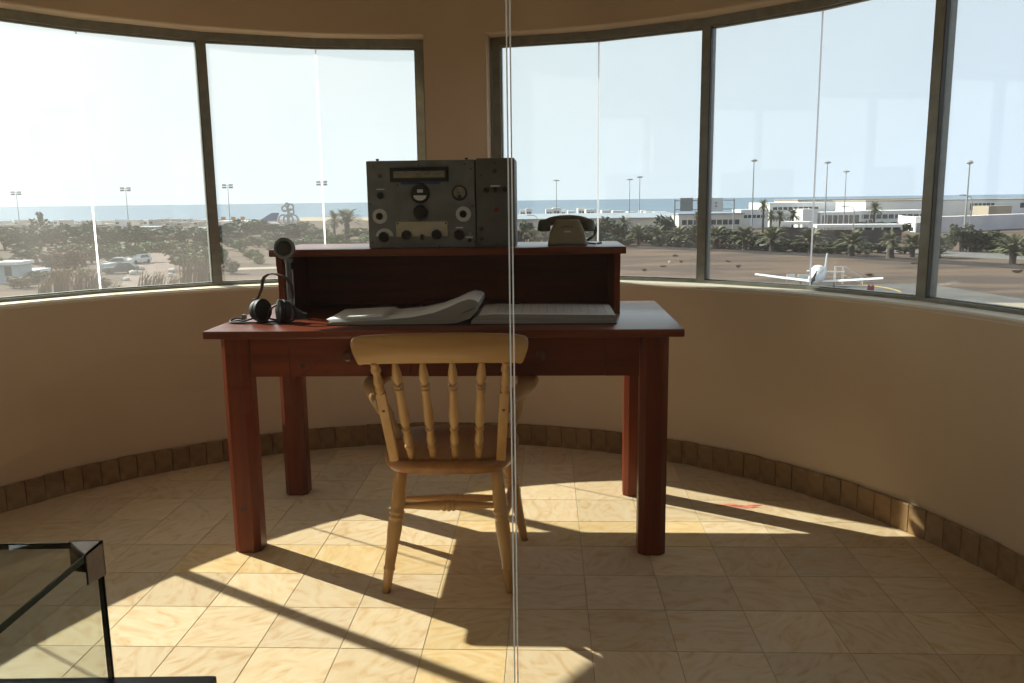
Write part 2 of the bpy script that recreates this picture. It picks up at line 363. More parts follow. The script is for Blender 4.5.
# windows
def bar_between(bm, a, b, r0, r1, z0, z1):
    rings(bm, [[cyl(a, r0, z0), cyl(a, r1, z0), cyl(a, r1, z1), cyl(a, r0, z1)], [cyl(b, r0, z0), cyl(b, r1, z0), cyl(b, r1, z1), cyl(b, r0, z1)]])
def upright(bm, az, wdt, r0, r1, z0, z1):
    u = Vector((math.cos(R(az)), -math.sin(R(az)), 0)); hw = u*wdt/2
    ngon_prism(bm, [cyl(az, r0, z0)-hw, cyl(az, r0, z0)+hw, cyl(az, r1, z0)+hw, cyl(az, r1, z0)-hw], (0, 0, z1-z0))
ZB, ZT = ZS + 0.006, ZH
for wi, (a0, a1) in enumerate(BAYS):
    wroot = link('window_%d' % (wi+1), None); wroot['kind'] = 'structure'
    am = (a0+a1)/2
    for (s, e) in ((a0, am), (am, a1)):
        bm = B(); bar_between(bm, s, e, RF-0.03, RF+0.03, ZT-0.038, ZT); bar_between(bm, s, e, RF-0.012, RF+0.012, ZT-0.045, ZT-0.038); part('head_rail', bm, 'alu', wroot, False)
        bm = B(); bar_between(bm, s, e, RF-0.03, RF+0.03, ZB, ZB+0.013); bar_between(bm, s, e, RF-0.012, RF+0.012, ZB+0.013, ZB+0.018); part('sill_rail', bm, 'alu', wroot, False)
        bm = B(); q0, q1 = s+0.15, e-0.15
        rings(bm, [[cyl(q, r, z) for r, z in ((RF-0.003, ZB+0.014), (RF+0.003, ZB+0.014), (RF+0.003, ZT-0.04), (RF-0.003, ZT-0.04))] for q in (q0, q1)])
        part('pane', bm, 'pane', wroot, False)
    for k, az in ((0, a0), (1, a1)):
        edge = az in (WL, WR, -0.35, 8.4)
        if k == 1 and not edge: continue
        off = (0.72 if k == 0 else -0.72) if edge else 0
        bm = B(); upright(bm, az+off, 0.040, RF-0.032, RF+0.032, ZB, ZT-0.002)
        mu = part('mullion' if not edge else 'jamb', bm, 'alu', wroot, False)
        bm = B(); upright(bm, az+off, 0.050, RF-0.012, RF+0.020, ZB+0.014, ZT-0.04)
        part('glazing_bead', bm, 'alu', mu, False)
        if not edge:
            bm = B(); upright(bm, az+off+0.56*(1 if az > 0 else -1), 0.006, RF-0.030, RF-0.012, ZB+0.014, ZT-0.04); part('gasket', bm, 'alu_dark', mu, False)
    bm = B(); u_ = Vector((math.cos(R(am)), -math.sin(R(am)), 0))*0.004                     # one thin bead of silicone
    bm.faces.new([bm.verts.new(v) for v in (cyl(am, RF, ZB+0.014)-u_, cyl(am, RF, ZB+0.014)+u_, cyl(am, RF, ZT-0.04)+u_, cyl(am, RF, ZT-0.04)-u_)]); part('silicone_joint', bm, 'joint', wroot, False)

# glass screen in front of the exhibit
GY = 1.25
jx = dep(511.6, 300, GY).x
hc = math.sqrt(RI**2 - (RC.y-GY)**2)
for nm, lab, xa, xb, ex in (('glass_screen', 'tall clear glass screen panel in front of the headset side of the desk', RC.x-hc+0.02, jx-0.0026, jx-0.0026), ('glass_screen', 'tall clear glass screen panel in front of the telephone side of the desk', jx+0.0026, RC.x+hc-0.02, jx+0.0026)):
    t = thing(nm, lab, 'glass screen', ((xa+xb)/2, GY, 0.003)); cx = (xa+xb)/2
    s = 1 if ex > 0.5*(xa+xb) else -1
    bm = B(); box2(bm, (xa-cx, -0.005, 0.012), (xb-cx, 0.005, ZC-0.02)); part('pane', bm, 'screen', t, False)
    bm = B(); bm.faces.new([bm.verts.new(v) for v in ((ex-cx-0.0011, -0.0056, 0.026), (ex-cx+0.0011, -0.0056, 0.026), (ex-cx+0.0011, -0.0056, ZC-0.031), (ex-cx-0.0011, -0.0056, ZC-0.031))]); part('polished_edge', bm, 'edge', t, False)
    bm = B(); box2(bm, (xa-cx, -0.012, 0.0), (xb-cx, 0.012, 0.025)); part('floor_channel', bm, 'clamp', t, False)
    bm = B(); box2(bm, (xa-cx, -0.012, ZC-0.03), (xb-cx, 0.012, ZC-0.004)); part('ceiling_channel', bm, 'clamp', t, False)

# ------------------------------------------------------------ desk
DA = R(-2.6); DO = Vector((-0.2375, 2.788, 0.0)); TZ = 0.815
Dm = Matrix.Translation(DO) @ Matrix.Rotation(DA, 4, 'Z')
def dloc(p): return Dm.inverted() @ Vector(p)
desk = thing('writing_desk', 'reddish brown wooden desk with four thick chamfered legs and two drawers', 'desk', DO, DA)
bm = B(); box(bm, (0, 0.35, TZ-0.014), (1.625, 0.785, 0.028), None, 0.006); part('table_top', bm, 'desk_top', desk)
ch = 0.020
for sx_ in (-1, 1):
    for y0 in (0.0, 0.59):
        cx, cy, h = sx_*0.725 - 0.003, y0 + 0.05, 0.048
        bm = B(); prism(bm, [(-h+ch, -h), (h-ch, -h), (h, -h+ch), (h, h-ch), (h-ch, h), (-h+ch, h), (-h, h-ch), (-h, -h+ch)], 0.0, TZ-0.028)
        lg = part('leg', bm, 'desk_z', desk, False, (cx, cy, 0.0))
        if sx_ < 0 and y0 == 0:
            bm = B(); turned(bm, (0, -h-0.0004, 0.165), (0, -h+0.004, 0.165), [(0, 0.011), (1, 0.012)], 12); part('wood_knot', bm, 'knot', lg)
AZ0, AZ1 = 0.645, TZ-0.028
DRW = [(-0.535, -0.115), (0.118, 0.552)]                   # the two drawer fronts
bm = B()
box2(bm, (-0.67, 0.016, AZ0), (DRW[0][0]-0.0015, 0.038, AZ1)); box2(bm, (DRW[0][1]+0.0015, 0.016, AZ0), (DRW[1][0]-0.0015, 0.038, AZ1)); box2(bm, (DRW[1][1]+0.0015, 0.016, AZ0), (0.67, 0.038, AZ1))
box2(bm, (-0.67, 0.030, AZ0), (0.67, 0.040, AZ1-0.001)); part('front_apron', bm, 'desk_x', desk, False)
for a, b in DRW:
    bm = B(); box2(bm, (a, 0.0145, AZ0+0.001), (b, 0.032, AZ1-0.003)); d = part('drawer', bm, 'desk_x', desk, False)
    cx = (a+b)/2
    bm = B(); turned(bm, (cx, 0.015, 0.722), (cx, -0.020, 0.722), [(0, 0.010), (0.35, 0.009), (0.5, 0.017), (0.8, 0.019), (1, 0.012)], 18); part('knob', bm, 'knob', d)
    bm = B(); kx = a + 0.045; turned(bm, (kx, 0.0155, 0.683), (kx, 0.0142, 0.683), [(0, 0.010), (1, 0.009)], 12); part('wood_knot', bm, 'knot', d)
for s in (-1, 1):
    bm = B(); box2(bm, (s*0.735-0.011, 0.10, AZ0), (s*0.735+0.011, 0.59, AZ1)); part('side_apron', bm, 'desk_y', desk, False)
bm = B(); box2(bm, (-0.67, 0.64, AZ0), (0.67, 0.662, AZ1)); part('back_apron', bm, 'desk_x', desk, False)

# shelf unit standing on the desk
HZ = 1.068
hut = thing('desk_shelf_unit', 'low open-fronted reddish brown shelf unit standing along the back of the desk', 'shelf', Dm @ Vector((-0.020, 0.34, TZ)), DA)
hh = HZ - TZ
bm = B(); box(bm, (0, 0.185, hh-0.0135), (1.34, 0.415, 0.027), None, 0.004); part('top_board', bm, 'desk_top', hut)
for s in (-1, 1):
    bm = B()                                              # side panel with a gently scooped front edge
    pr = [(0.37, 0.0), (0.37, hh-0.027), (0.0, hh-0.027), (0.0, hh-0.06), (0.012, hh-0.10), (0.016, 0.09), (0.006, 0.03), (0.0, 0.0)]
    ngon_prism(bm, [(s*0.640-0.011, y, z) for y, z in pr], (0.022, 0, 0)); part('side_panel', bm, 'desk_z', hut, False)
bm = B(); box2(bm, (-0.629, 0.352, 0.0), (0.629, 0.368, hh-0.027)); part('back_panel', bm, 'desk_x', hut, False)

# ------------------------------------------------------------ chair
CO = Vector((-0.204, 2.716, 0.0)); CA = R(-1.0)
chair = thing('captains_chair', 'golden pine armchair with turned spindle back, pushed in at the desk', 'chair', CO, CA)
SZ = 0.437
def cl(x, y, d):                                           # pixel at world depth d -> chair coordinates
    p = dep(x, y, d) - CO; c, s = math.cos(-CA), math.sin(-CA)
    return Vector((c*p.x - s*p.y, s*p.x + c*p.y, p.z))
# seat: rounded D shape, wider at the front, thick rolled edge
pts = []
for k in range(48):
    t = k*math.tau/48; cx_, sy_ = math.cos(t), math.sin(t)
    x = math.copysign(abs(cx_)**0.54, cx_); y = math.copysign(abs(sy_)**0.54, sy_)
    pts.append((x*(0.222 + 0.016*y) - 0.004, y*0.225))
def ins(k, dz): return [Vector((x*k, y*k, SZ+dz)) for x, y in pts]
bm = B(); rings(bm, [ins(0.90, -0.046), ins(0.965, -0.042), ins(1.0, -0.028), ins(1.0, -0.014), ins(0.975, -0.003), ins(0.94, 0.0), ins(0.78, -0.004), ins(0.5, -0.010), ins(0.2, -0.011)])
part('seat', bm, 'seatw', chair, 'all')
legprof = [(0, 0.017), (0.10, 0.018), (0.24, 0.022), (0.30, 0.024), (0.335, 0.021), (0.345, 0.025), (0.365, 0.025), (0.375, 0.021), (0.385, 0.025), (0.405, 0.025), (0.415, 0.021), (0.43, 0.023), (0.5, 0.0235), (0.62, 0.020), (0.79, 0.0165), (0.80, 0.019), (0.815, 0.019), (0.825, 0.0165), (0.90, 0.0155), (1.0, 0.0125)]
feet = {}
for nm, top, foot in (('rl', (-0.150, -0.150, SZ-0.04), (-0.208, -0.216, 0.0)), ('rr', (0.150, -0.150, SZ-0.04), (0.192, -0.219, 0.0)), ('fl', (-0.190, 0.150, SZ-0.04), (-0.250, 0.20, 0.0)), ('fr', (0.165, 0.150, SZ-0.04), (0.238, 0.195, 0.0))):
    bm = B(); turned(bm, top, foot, legprof, 16); part('leg', bm, 'pine_z', chair, 'all'); feet[nm] = (Vector(top), Vector(foot))
def onleg(k, z):
    a, b = feet[k]; return a + (b-a)*((a.z - z)/(a.z - b.z))
sp = [(0, 0.009), (0.12, 0.010), (0.3, 0.0145), (0.40, 0.0165), (0.43, 0.014), (0.445, 0.018), (0.465, 0.018), (0.475, 0.015), (0.49, 0.019), (0.51, 0.019), (0.525, 0.015), (0.535, 0.018), (0.555, 0.018), (0.57, 0.014), (0.6, 0.0165), (0.7, 0.0145), (0.88, 0.010), (1, 0.009)]
for a, b, za, zb in (('rl', 'rr', 0.275, 0.275), ('rl', 'fl', 0.215, 0.225), ('rr', 'fr', 0.215, 0.225), ('fl', 'fr', 0.17, 0.17)):
    bm = B(); turned(bm, onleg(a, za), onleg(b, zb), sp, 12); part('stretcher', bm, 'pine_x', chair, 'all')
# crest rail: curved plank, outline follows the photograph's shape
YT, YB = 2.362, 2.50                                       # world depth of rail and of the spindle feet
def crest_y(x): return YT - CO.y - 0.012 + 0.30*x*x
out = []
W2 = 0.257
def crest_top(u): return 0.869 - 0.012*abs(u)**2.4
def crest_bot(u): return 0.780 - 0.006*u*u
us = [i/16*2-1 for i in range(17)]
bm = B(); rs = []
ends = [(1.0, 0.828, 0.838), (0.993, 0.818, 0.846), (0.975, 0.803, 0.8525), (0.95, 0.787, 0.8555), (0.935, 0.777, 0.8565), (0.91, 0.773, 0.8575)]
secs = [(-u, a, b) for u, a, b in ends] + [(u, crest_bot(u), crest_top(u)) for u in us if abs(u) < 0.9] + ends[::-1]
for u, zb, zt in secs:
    x = u*W2; y = crest_y(x); th = 0.0115; lean = -0.16
    def P(z, dy): return Vector((x, y + dy + (z-0.82)*lean, z))
    rs.append([P(zb, -th*0.6), P(zb+0.006, -th), P(zt-0.006, -th), P(zt, -th*0.6), P(zt, th*0.6), P(zt-0.006, th), P(zb+0.006, th), P(zb, th*0.6)])
rings(bm, rs); part('crest_rail', bm, 'pine_x', chair, 'all')
def topx(px): return cl(px, 366, YT).x
def botx(px): return cl(px, 460, YB).x
spin = [(0, 0.0065), (0.02, 0.008), (0.10, 0.0135), (0.165, 0.0150), (0.195, 0.0100), (0.212, 0.0100), (0.216, 0.0155), (0.232, 0.0155), (0.236, 0.0105), (0.244, 0.0105), (0.248, 0.0145), (0.266, 0.0145), (0.30, 0.0115), (0.40, 0.0135), (0.52, 0.0160), (0.60, 0.0145), (0.645, 0.0095), (0.652, 0.0148), (0.668, 0.0148), (0.675, 0.0095), (0.74, 0.0135), (0.79, 0.0145), (0.828, 0.0095), (0.835, 0.0148), (0.852, 0.0148), (0.86, 0.0115), (0.92, 0.0115), (1, 0.009)]
for a, b in ((394.5, 410.5), (422.5, 432.5), (452.5, 454.5), (482, 478)):
    x0, x1 = topx(a), botx(b)
    bm = B(); turned(bm, (x0, crest_y(x0)+0.006, 0.784), (x1, -0.187, SZ-0.005), spin, 14); part('spindle', bm, 'pine_z', chair, 'all')
for a, b in ((373.5, 393.0), (506.5, 500.5)):
    x0, x1 = topx(a), botx(b)
    p0, p1 = Vector((x0, crest_y(x0)+0.006, 0.784)), Vector((x1, -0.182, SZ-0.005)); d = p1-p0
    bm = B(); turned(bm, p0, p0 + d*0.30, [(0, 0.012), (0.06, 0.013), (0.12, 0.013), (0.16, 0.010), (0.24, 0.015), (0.32, 0.015), (0.38, 0.010), (0.5, 0.012), (0.62, 0.0145), (0.72, 0.0135), (0.78, 0.010), (0.84, 0.014), (0.92, 0.014), (1, 0.011)], 14)
    post = part('back_post', bm, 'pine_z', chair, 'all')
    bm = B(); q = d.to_track_quat('Z', 'Y').to_matrix(); xax = Vector((1, 0, 0)); zax = d.normalized(); yax = zax.cross(xax).normalized(); xax = yax.cross(zax)
    rm = Matrix((xax, yax, zax)).transposed()
    box(bm, p0 + d*0.645, (0.030, 0.022, d.length*0.70), rm, 0.005); part('post_blade', bm, 'pine_z', post)
    bm = B(); pc = p0 + d*0.47; turned(bm, pc + Vector((0, -0.0135, 0)), pc + Vector((0, -0.0105, 0)), [(0, 0.005), (1, 0.0055)], 12); part('screw_plug', bm, 'plug', post)
# arms and arm supports
for s in (-1, 1):
    px = topx(373.5) if s < 0 else topx(506.5); bx_ = botx(393.0) if s < 0 else botx(500.5)
    k = 0.47; ax = px + (bx_-px)*k - (0.022 if s > 0 else 0.0)
    path = [(ax + s*0.012 + (0.022 if s > 0 else 0.0), -0.24, 0.612), (ax + s*0.035, -0.16, 0.614), (ax + s*0.066, -0.05, 0.617), (ax + s*0.092, 0.05, 0.620), (ax + s*0.098, 0.12, 0.622), (ax + s*0.088, 0.17, 0.622), (ax+s*0.066, 0.20, 0.622)]
    wd = [0.016, 0.021, 0.027, 0.033, 0.037, 0.034, 0.018]
    bm = B(); rs = []
    for i, p in enumerate(path):
        p = Vector(p); d = Vector(path[min(i+1, 6)]) - Vector(path[max(i-1, 0)]); n_ = Vector((d.y, -d.x, 0)).normalized(); w_ = wd[i]; th = 0.013
        rs.append([p + n_*w_*c + Vector((0, 0, th*z)) for c, z in ((-1, -0.4), (-0.8, -1), (0.8, -1), (1, -0.4), (1, 0.4), (0.8, 1), (-0.8, 1), (-1, 0.4))])
    rings(bm, rs); part('arm', bm, 'pine_y', chair, 'all')
    bm = B(); turned(bm, (ax + s*0.084, 0.075, 0.612), (s*0.190, 0.055, SZ-0.004), [(0, 0.010), (0.06, 0.015), (0.14, 0.017), (0.2, 0.012), (0.22, 0.016), (0.25, 0.016), (0.27, 0.012), (0.4, 0.016), (0.55, 0.018), (0.66, 0.012), (0.68, 0.016), (0.71, 0.016), (0.73, 0.012), (0.82, 0.015), (0.9, 0.012), (1, 0.010)], 12); part('arm_support', bm, 'pine_z', chair, 'all')

# ------------------------------------------------------------ radio and power unit
RP = Dm.inverted() @ at(371, 248.5, HZ); RQ = Dm.inverted() @ at(475, 247.5, HZ)
RP.x -= 0.008; RQ.x += 0.004
RW = RQ.x - RP.x; RH = RW*552/692; RD = 0.235
ry = max(0.5*(RP.y + RQ.y), 0.334)
radio = thing('radio_receiver', 'grey enamelled vintage radio receiver with dials, meters and black knobs', 'radio', Dm @ Vector(((RP.x+RQ.x)/2, ry, HZ)), DA)
def fx(px): return (px-45)/673*RW - RW/2
def fz(py): return RH*(612-py)/552
def fr_(r): return r/673*RW
FY = (0, -1, 0)
bm = B(); box(bm, (0, RD/2+0.008, RH/2), (RW, RD-0.012, RH), None, 0.006); body = part('body', bm, 'radio', radio)
bm = B(); box(bm, (0, 0.006, RH/2), (RW-0.004, 0.010, RH-0.004), None, 0.002); part('front_panel', bm, 'radio', radio)
Y0 = 0.001
def rect(name, x0, y0, x1, y1, mt, par, d0=0.0, d1=0.002, bv=0.0, label=None):
    bm = B(); box2(bm, (fx(x0), Y0-d1, fz(y1)), (fx(x1), Y0-d0+0.0005, fz(y0)), bv); return part(name, bm, mt, par, True, label=label)
def rnd(name, x, y, r, mt, par, d0=0.0, d1=0.003, seg=28, bv=0.0):
    bm = B(); disc(bm, (fx(x), Y0-d0+0.0005, fz(y)), FY, fr_(r), d1-d0, seg, bv); return part(name, bm, mt, par)
def knob(x, y, r, par, h=0.016, flutes=10):
    bm = B(); a = Vector((fx(x), Y0, fz(y))); rr = fr_(r); seg = flutes*4
    def ring(k, dy): return [a + Vector((math.cos(t*math.tau/seg)*rr*k*(0.93+0.07*math.cos(t*math.tau*flutes/seg)), -dy, math.sin(t*math.tau/seg)*rr*k*(0.93+0.07*math.cos(t*math.tau*flutes/seg)))) for t in range(seg)]
    rings(bm, [ring(1.02, 0), ring(1.02, 0.003), ring(0.95, 0.004), ring(0.92, h*0.85), ring(0.8, h), ring(0.3, h)]); return part('knob', bm, 'black', par, True)
bz = rect('dial_bezel', 195, 105, 555, 195, 'black', radio, 0, 0.009, 0.002)
rect('dial_scale', 217, 128, 535, 170, 'scale', bz, 0.008, 0.0096)
bm = B()
for k in range(27):
    x = 228 + k*11.4; h = 12 if k % 5 else 22
    box2(bm, (fx(x), Y0-0.0099, fz(166)), (fx(x+2.0), Y0-0.0095, fz(166-h)))
part('scale_marks', bm, 'cream', bz, False)
rect('blue_strip', 260, 197, 505, 210, 'blue', radio, 0, 0.001)
mt_ = rnd('meter', 378, 270, 58, 'black', radio, 0, 0.010, 32, 0.002)
rect('meter_window', 362, 242, 398, 262, 'dialw', mt_, 0.009, 0.0106)
bm = B(); pl = [(fx(378+40*math.cos(t)), fz(280+32*math.sin(t))) for t in [math.pi*k/12 for k in range(13)]]
ngon_prism(bm, [(x, Y0-0.0106, z) for x, z in pl], (0, 0.002, 0)); part('meter_face', bm, 'dialw', mt_, False)
knob(378, 387, 48, radio, 0.022, 12)
knob(130, 278, 22, radio, 0.012); rect('name_tag', 108, 235, 156, 242, 'dialw', radio, 0, 0.001)
rnd('lamp_socket', 130, 155, 14, 'radio2', radio, 0, 0.005, 18, 0.002)
m2_ = rnd('meter', 623, 268, 47, 'black', radio, 0, 0.008, 32, 0.002); rnd('meter_face', 623, 265, 36, 'scale', m2_, 0.007, 0.0086, 28)
bm = B(); ngon_prism(bm, [(fx(622), Y0-0.0092, fz(288)), (fx(626), Y0-0.0092, fz(288)), (fx(616), Y0-0.0092, fz(240))], (0, 0.0008, 0)); part('needle', bm, 'black', m2_, False)
rnd('meter_boss', 624, 292, 13, 'black', m2_, 0.007, 0.010, 16)
for x, y, rr, kr in ((122, 408, 46, 23), (643, 400, 47, 24)):
    dd = rnd('dial_plate', x, y, rr, 'dialw', radio, 0, 0.002, 36); knob(x-2, y, kr, dd, 0.014)
    bm = B()
    for k in range(16):
        t = k*math.tau/16; c = Vector((fx(x), Y0-0.0021, fz(y))) + Vector((math.cos(t), 0, math.sin(t)))*fr_(rr*0.86)
        box(bm, c, (0.0009, 0.0004, 0.0035), Matrix.Rotation(-t+math.pi/2, 3, 'Y'))
    part('dial_marks', bm, 'black', dd, False)
cp = rect('cream_plate', 222, 445, 542, 538, 'cream', radio, 0, 0.0015)
bm = B()
for x0, x1, y in ((272, 305, 469), (365, 402, 456), (440, 508, 466), (265, 300, 488), (430, 520, 488), (455, 500, 478)):
    box2(bm, (fx(x0), Y0-0.0018, fz(y+2)), (fx(x1), Y0-0.0014, fz(y-1)))
part('plate_lettering', bm, 'rule', cp, False)['kind'] = 'stuff'
knob(285, 530, 33, radio); knob(473, 527, 33, radio)
rnd('toggle_bush', 383, 535, 9, 'dark_screw', radio, 0, 0.004, 14)
rect('toggle_switch', 373, 525, 393, 560, 'black', radio, 0.002, 0.013, 0.001)
bm = B(); pl = [(fx(148+55*math.cos(t)), fz(535-50*math.sin(t))) for t in [math.pi*k/16 for k in range(17)]]
ngon_prism(bm, [(x, Y0-0.0015, z) for x, z in pl], (0, 0.002, 0)); hd = part('half_dial', bm, 'dialw', radio, False)
knob(143, 540, 35, radio, 0.018)
knob(615, 532, 34, radio, 0.018); rect('name_tag', 595, 480, 640, 489, 'dialw', radio, 0, 0.001)
rect('name_tag', 655, 541, 700, 552, 'dialw', radio, 0, 0.001); rnd('terminal', 680, 523, 13, 'steel', radio, 0, 0.006, 16); rnd('terminal', 680, 566, 12, 'black', radio, 0, 0.008, 16)
for x, y in ((93, 97), (375, 92), (657, 90), (696, 118), (700, 350), (70, 575), (709, 575), (240, 215), (505, 178), (66, 330), (232, 455), (532, 455), (490, 598)):
    rnd('screw', x, y, 6, 'dark_screw', radio, 0, 0.003, 12)
for x in (107, 663):
    bm = B(); turned(bm, (fx(x), 0.04, RH-0.002), (fx(x), 0.04, RH+0.008), [(0, 0.006), (0.5, 0.004), (0.6, 0.007), (1, 0.006)], 14); part('top_knob', bm, 'black', radio)
for sx_ in (-1, 1):
    for y in (0.03, RD-0.03):
        bm = B(); disc(bm, (sx_*(RW/2-0.03), y, 0.0), (0, 0, 1), 0.010, 0.004, 14); part('rubber_foot', bm, 'dull', radio)
PW = RW*238/673; PH = RH*1.012
power = thing('power_supply_unit', 'narrow dark grey power unit with red lamp, tight beside the radio receiver', 'radio', Dm @ Vector((RQ.x + 0.004 + PW/2, ry, HZ)), DA)
bm = B(); box(bm, (0, RD/2, PH/2), (PW, RD, PH), None, 0.007); part('body', bm, 'radio2', power)
def qx(px): return (px-722)/238*PW - PW/2
Y0 = 0.0
_fx = fx; fx = qx
for x in (785, 900): knob(x, 249, 18, power, 0.011, 8)
rect('name_tag', 812, 222, 870, 232, 'dialw', power, 0, 0.001); rect('toggle_switch', 830, 236, 850, 268, 'black', power, 0, 0.011, 0.001)
lp = rnd('lamp', 845, 376, 13, 'red', power, 0, 0.006, 16, 0.002)
for x, y, r_ in ((755, 160, 7), (840, 88, 6), (838, 135, 14), (752, 495, 14), (752, 558, 11), (845, 590, 7), (740, 90, 6), (938, 590, 6), (738, 590, 6)): rnd('screw', x, y, r_, 'dark_screw', power, 0, 0.003, 14)
fx = _fx
for sx_ in (-1, 1):
    for y in (0.03, RD-0.03):
        bm = B(); disc(bm, (sx_*(PW/2-0.025), y, 0.0), (0, 0, 1), 0.009, 0.002, 14); part('rubber_foot', bm, 'dull', power)

# ------------------------------------------------------------ telephone (pale body, handset across)
PC = at(567.7, 245.8, HZ); PC.y = max(PC.y, 3.15); PC.x = dep(567.7, 245.8, PC.y).x; px2m = PC.y*1.02/F
phone = thing('desk_telephone', 'beige and olive desk telephone with handset lying across its cradle', 'telephone', PC, DA)
K = px2m/10.24                                               # metres per zoomed pixel
def tx(x): return (x-487)*K
def tz(y): return (462-y)*K
bw, tw = 0.5*(685-292)*K, 0.5*(612-362)*K
def rr_ring(w_, y0, y1, z, rad=0.016, n=5):
    pts = []
    for cx_, cy_, a0 in ((w_-rad, y0+rad, -90), (w_-rad, y1-rad, 0), (-w_+rad, y1-rad, 90), (-w_+rad, y0+rad, 180)):
        for k in range(n): t = R(a0 + 90*k/(n-1)); pts.append(Vector((cx_ + rad*math.cos(t), cy_ + rad*math.sin(t), z)))
    return pts
ph = tz(205)
bm = B(); rings(bm, [rr_ring(bw, 0, 0.17, 0.006), rr_ring(bw, 0, 0.17, 0.012), rr_ring(bw*0.965, 0.006, 0.168, 0.024), rr_ring(bw*0.90, 0.022, 0.155, ph*0.5), rr_ring(tw*1.10, 0.040, 0.135, ph*0.85), rr_ring(tw, 0.046, 0.128, ph*0.96), rr_ring(tw*0.90, 0.052, 0.122, ph)]); part('body', bm, 'phone', phone, 'all')
bm = B(); rings(bm, [rr_ring(bw*1.0, -0.001, 0.171, 0.0), rr_ring(bw*1.0, -0.001, 0.171, 0.007)]); part('base_plate', bm, 'phone_base', phone)
bm = B(); cpos = Vector((0, 0.030, ph*0.55)); nrm = Vector((0, -1, 0.36)).normalized(); ux = Vector((1, 0, 0)); uz = nrm.cross(ux)*-1
rs = []
for rr, dn in ((1.0, -0.002), (1.0, 0.003), (0.93, 0.0045), (0.86, 0.003), (0.5, 0.003)):
    rs.append([cpos + ux*math.cos(t*math.tau/32)*0.040*rr + uz*math.sin(t*math.tau/32)*0.023*rr + nrm*dn for t in range(32)])
rings(bm, rs); ov = part('dial_blank', bm, 'phone_rim', phone, 'all')
bm = B(); box(bm, cpos + nrm*0.005 + uz*0.004, (0.026, 0.008, 0.0015), Matrix((ux, uz, nrm)).transposed()); part('name_tag', bm, 'dialw', ov, False)
# handset
hp = []
for k in range(13):
    u = -1 + k/6; x = u*0.5*(705-240)*K; z = tz(195) - 0.014*abs(u)**2.2*1.6
    hp.append(Vector((x, 0.085, z)))
bm = B(); tube(bm, hp, [0.016, 0.017, 0.0165, 0.015, 0.014, 0.0135, 0.0135, 0.0135, 0.014, 0.015, 0.0165, 0.017, 0.016], 14); hs = part('handset', bm, 'phone_dark', phone, 'all')
for s, x in ((-1, tx(252)), (1, tx(705))):
    bm = B(); turned(bm, (x*1.0, 0.085, tz(205)), (x*1.01, 0.085, tz(325)), [(0, 0.012), (0.15, 0.021), (0.5, 0.0245), (0.85, 0.0255), (0.95, 0.024), (1, 0.018)], 20); part('earpiece', bm, 'phone_dark', hs, 'all')
bm = B(); cc = []
for k in range(180):
    u = k/179; b0 = Vector((tx(770), 0.085, tz(300))); b1 = Vector((tx(805), 0.095, tz(370))); b2 = Vector((tx(690), 0.15, 0.012))
    p = b0*(1-u)**2 + b1*2*u*(1-u) + b2*u*u; t = u*26*math.tau
    cc.append(p + Vector((math.cos(t)*0.0065*0.7, math.sin(t)*0.0065, math.cos(t)*0.0065)))
tube(bm, cc, 0.0022, 6); part('coiled_cord', bm, 'dull', phone, 'all')
bm = B(); tube(bm, [(tx(690), 0.13, 0.004), (tx(740), 0.11, 0.003), (tx(775), 0.08, 0.003), (tx(800), 0.10, 0.003), (tx(850), 0.16, 0.003), (tx(840), 0.21, 0.003)], 0.003, 8); part('line_cord', bm, 'dull', phone, 'all')

# ------------------------------------------------------------ microphone
MP = at(291, 317.6, TZ)
mic = thing('desk_microphone', 'round-headed grey desk microphone on upright rods, wedge-shaped dark base', 'microphone', MP, DA)
hd_ = dep(285.3, 248, MP.y - 0.01) - MP
bm = B(); turned(bm, hd_ + Vector((0, 0.020, 0)), hd_ + Vector((0, -0.018, 0)), [(0, 0.014), (0.1, 0.030), (0.35, 0.037), (0.7, 0.040), (0.92, 0.040), (1, 0.038), (1.0, 0.030), (0.88, 0.029)], 32); mh = part('head', bm, 'micgrey', mic, True)
bm = B(); turned(bm, hd_ + Vector((0, -0.012, 0)), hd_ + Vector((0, -0.0160, 0)), [(0, 0.0295), (0.6, 0.027), (1, 0.018)], 28); part('grille', bm, 'micmesh', mh)
zt = hd_.z - 0.036
bx0 = hd_.x + 0.006
bm = B(); tube(bm, [(bx0, 0.006, zt), (bx0-0.002, 0.006, 0.10), (bx0-0.004, 0.006, 0.035)], [0.0085, 0.0085, 0.010], 14); part('stem', bm, 'micgrey', mic)
for dx in (-0.0075, 0.014):
    bm = B(); tube(bm, [(bx0+dx, -0.004, zt-0.010 if dx < 0 else zt-0.045), (bx0+dx, -0.004, 0.045)], 0.0035, 10); part('rod', bm, 'steel', mic)
bm = B(); box(bm, (bx0, 0.004, zt-0.012), (0.032, 0.022, 0.014), None, 0.003); part('collar', bm, 'micgrey', mic)
bm = B()
rs = []
for u, hwd, ht in ((-0.052, 0.020, 0.030), (-0.045, 0.030, 0.062), (-0.028, 0.036, 0.066), (0.0, 0.040, 0.048), (0.03, 0.040, 0.028), (0.052, 0.034, 0.018), (0.062, 0.022, 0.012)):
    rs.append([Vector((u, hwd*c, max(0.0, ht*z))) for c, z in ((-1, 0), (-1, 0.35), (-0.75, 0.8), (-0.35, 1), (0.35, 1), (0.75, 0.8), (1, 0.35), (1, 0))])
rings(bm, rs); part('base', bm, 'micdark', mic, True)
bm = B(); turned(bm, (0.050, -0.01, 0.016), (0.066, -0.012, 0.014), [(0, 0.007), (1, 0.005)], 12); part('switch', bm, 'steel', mic)

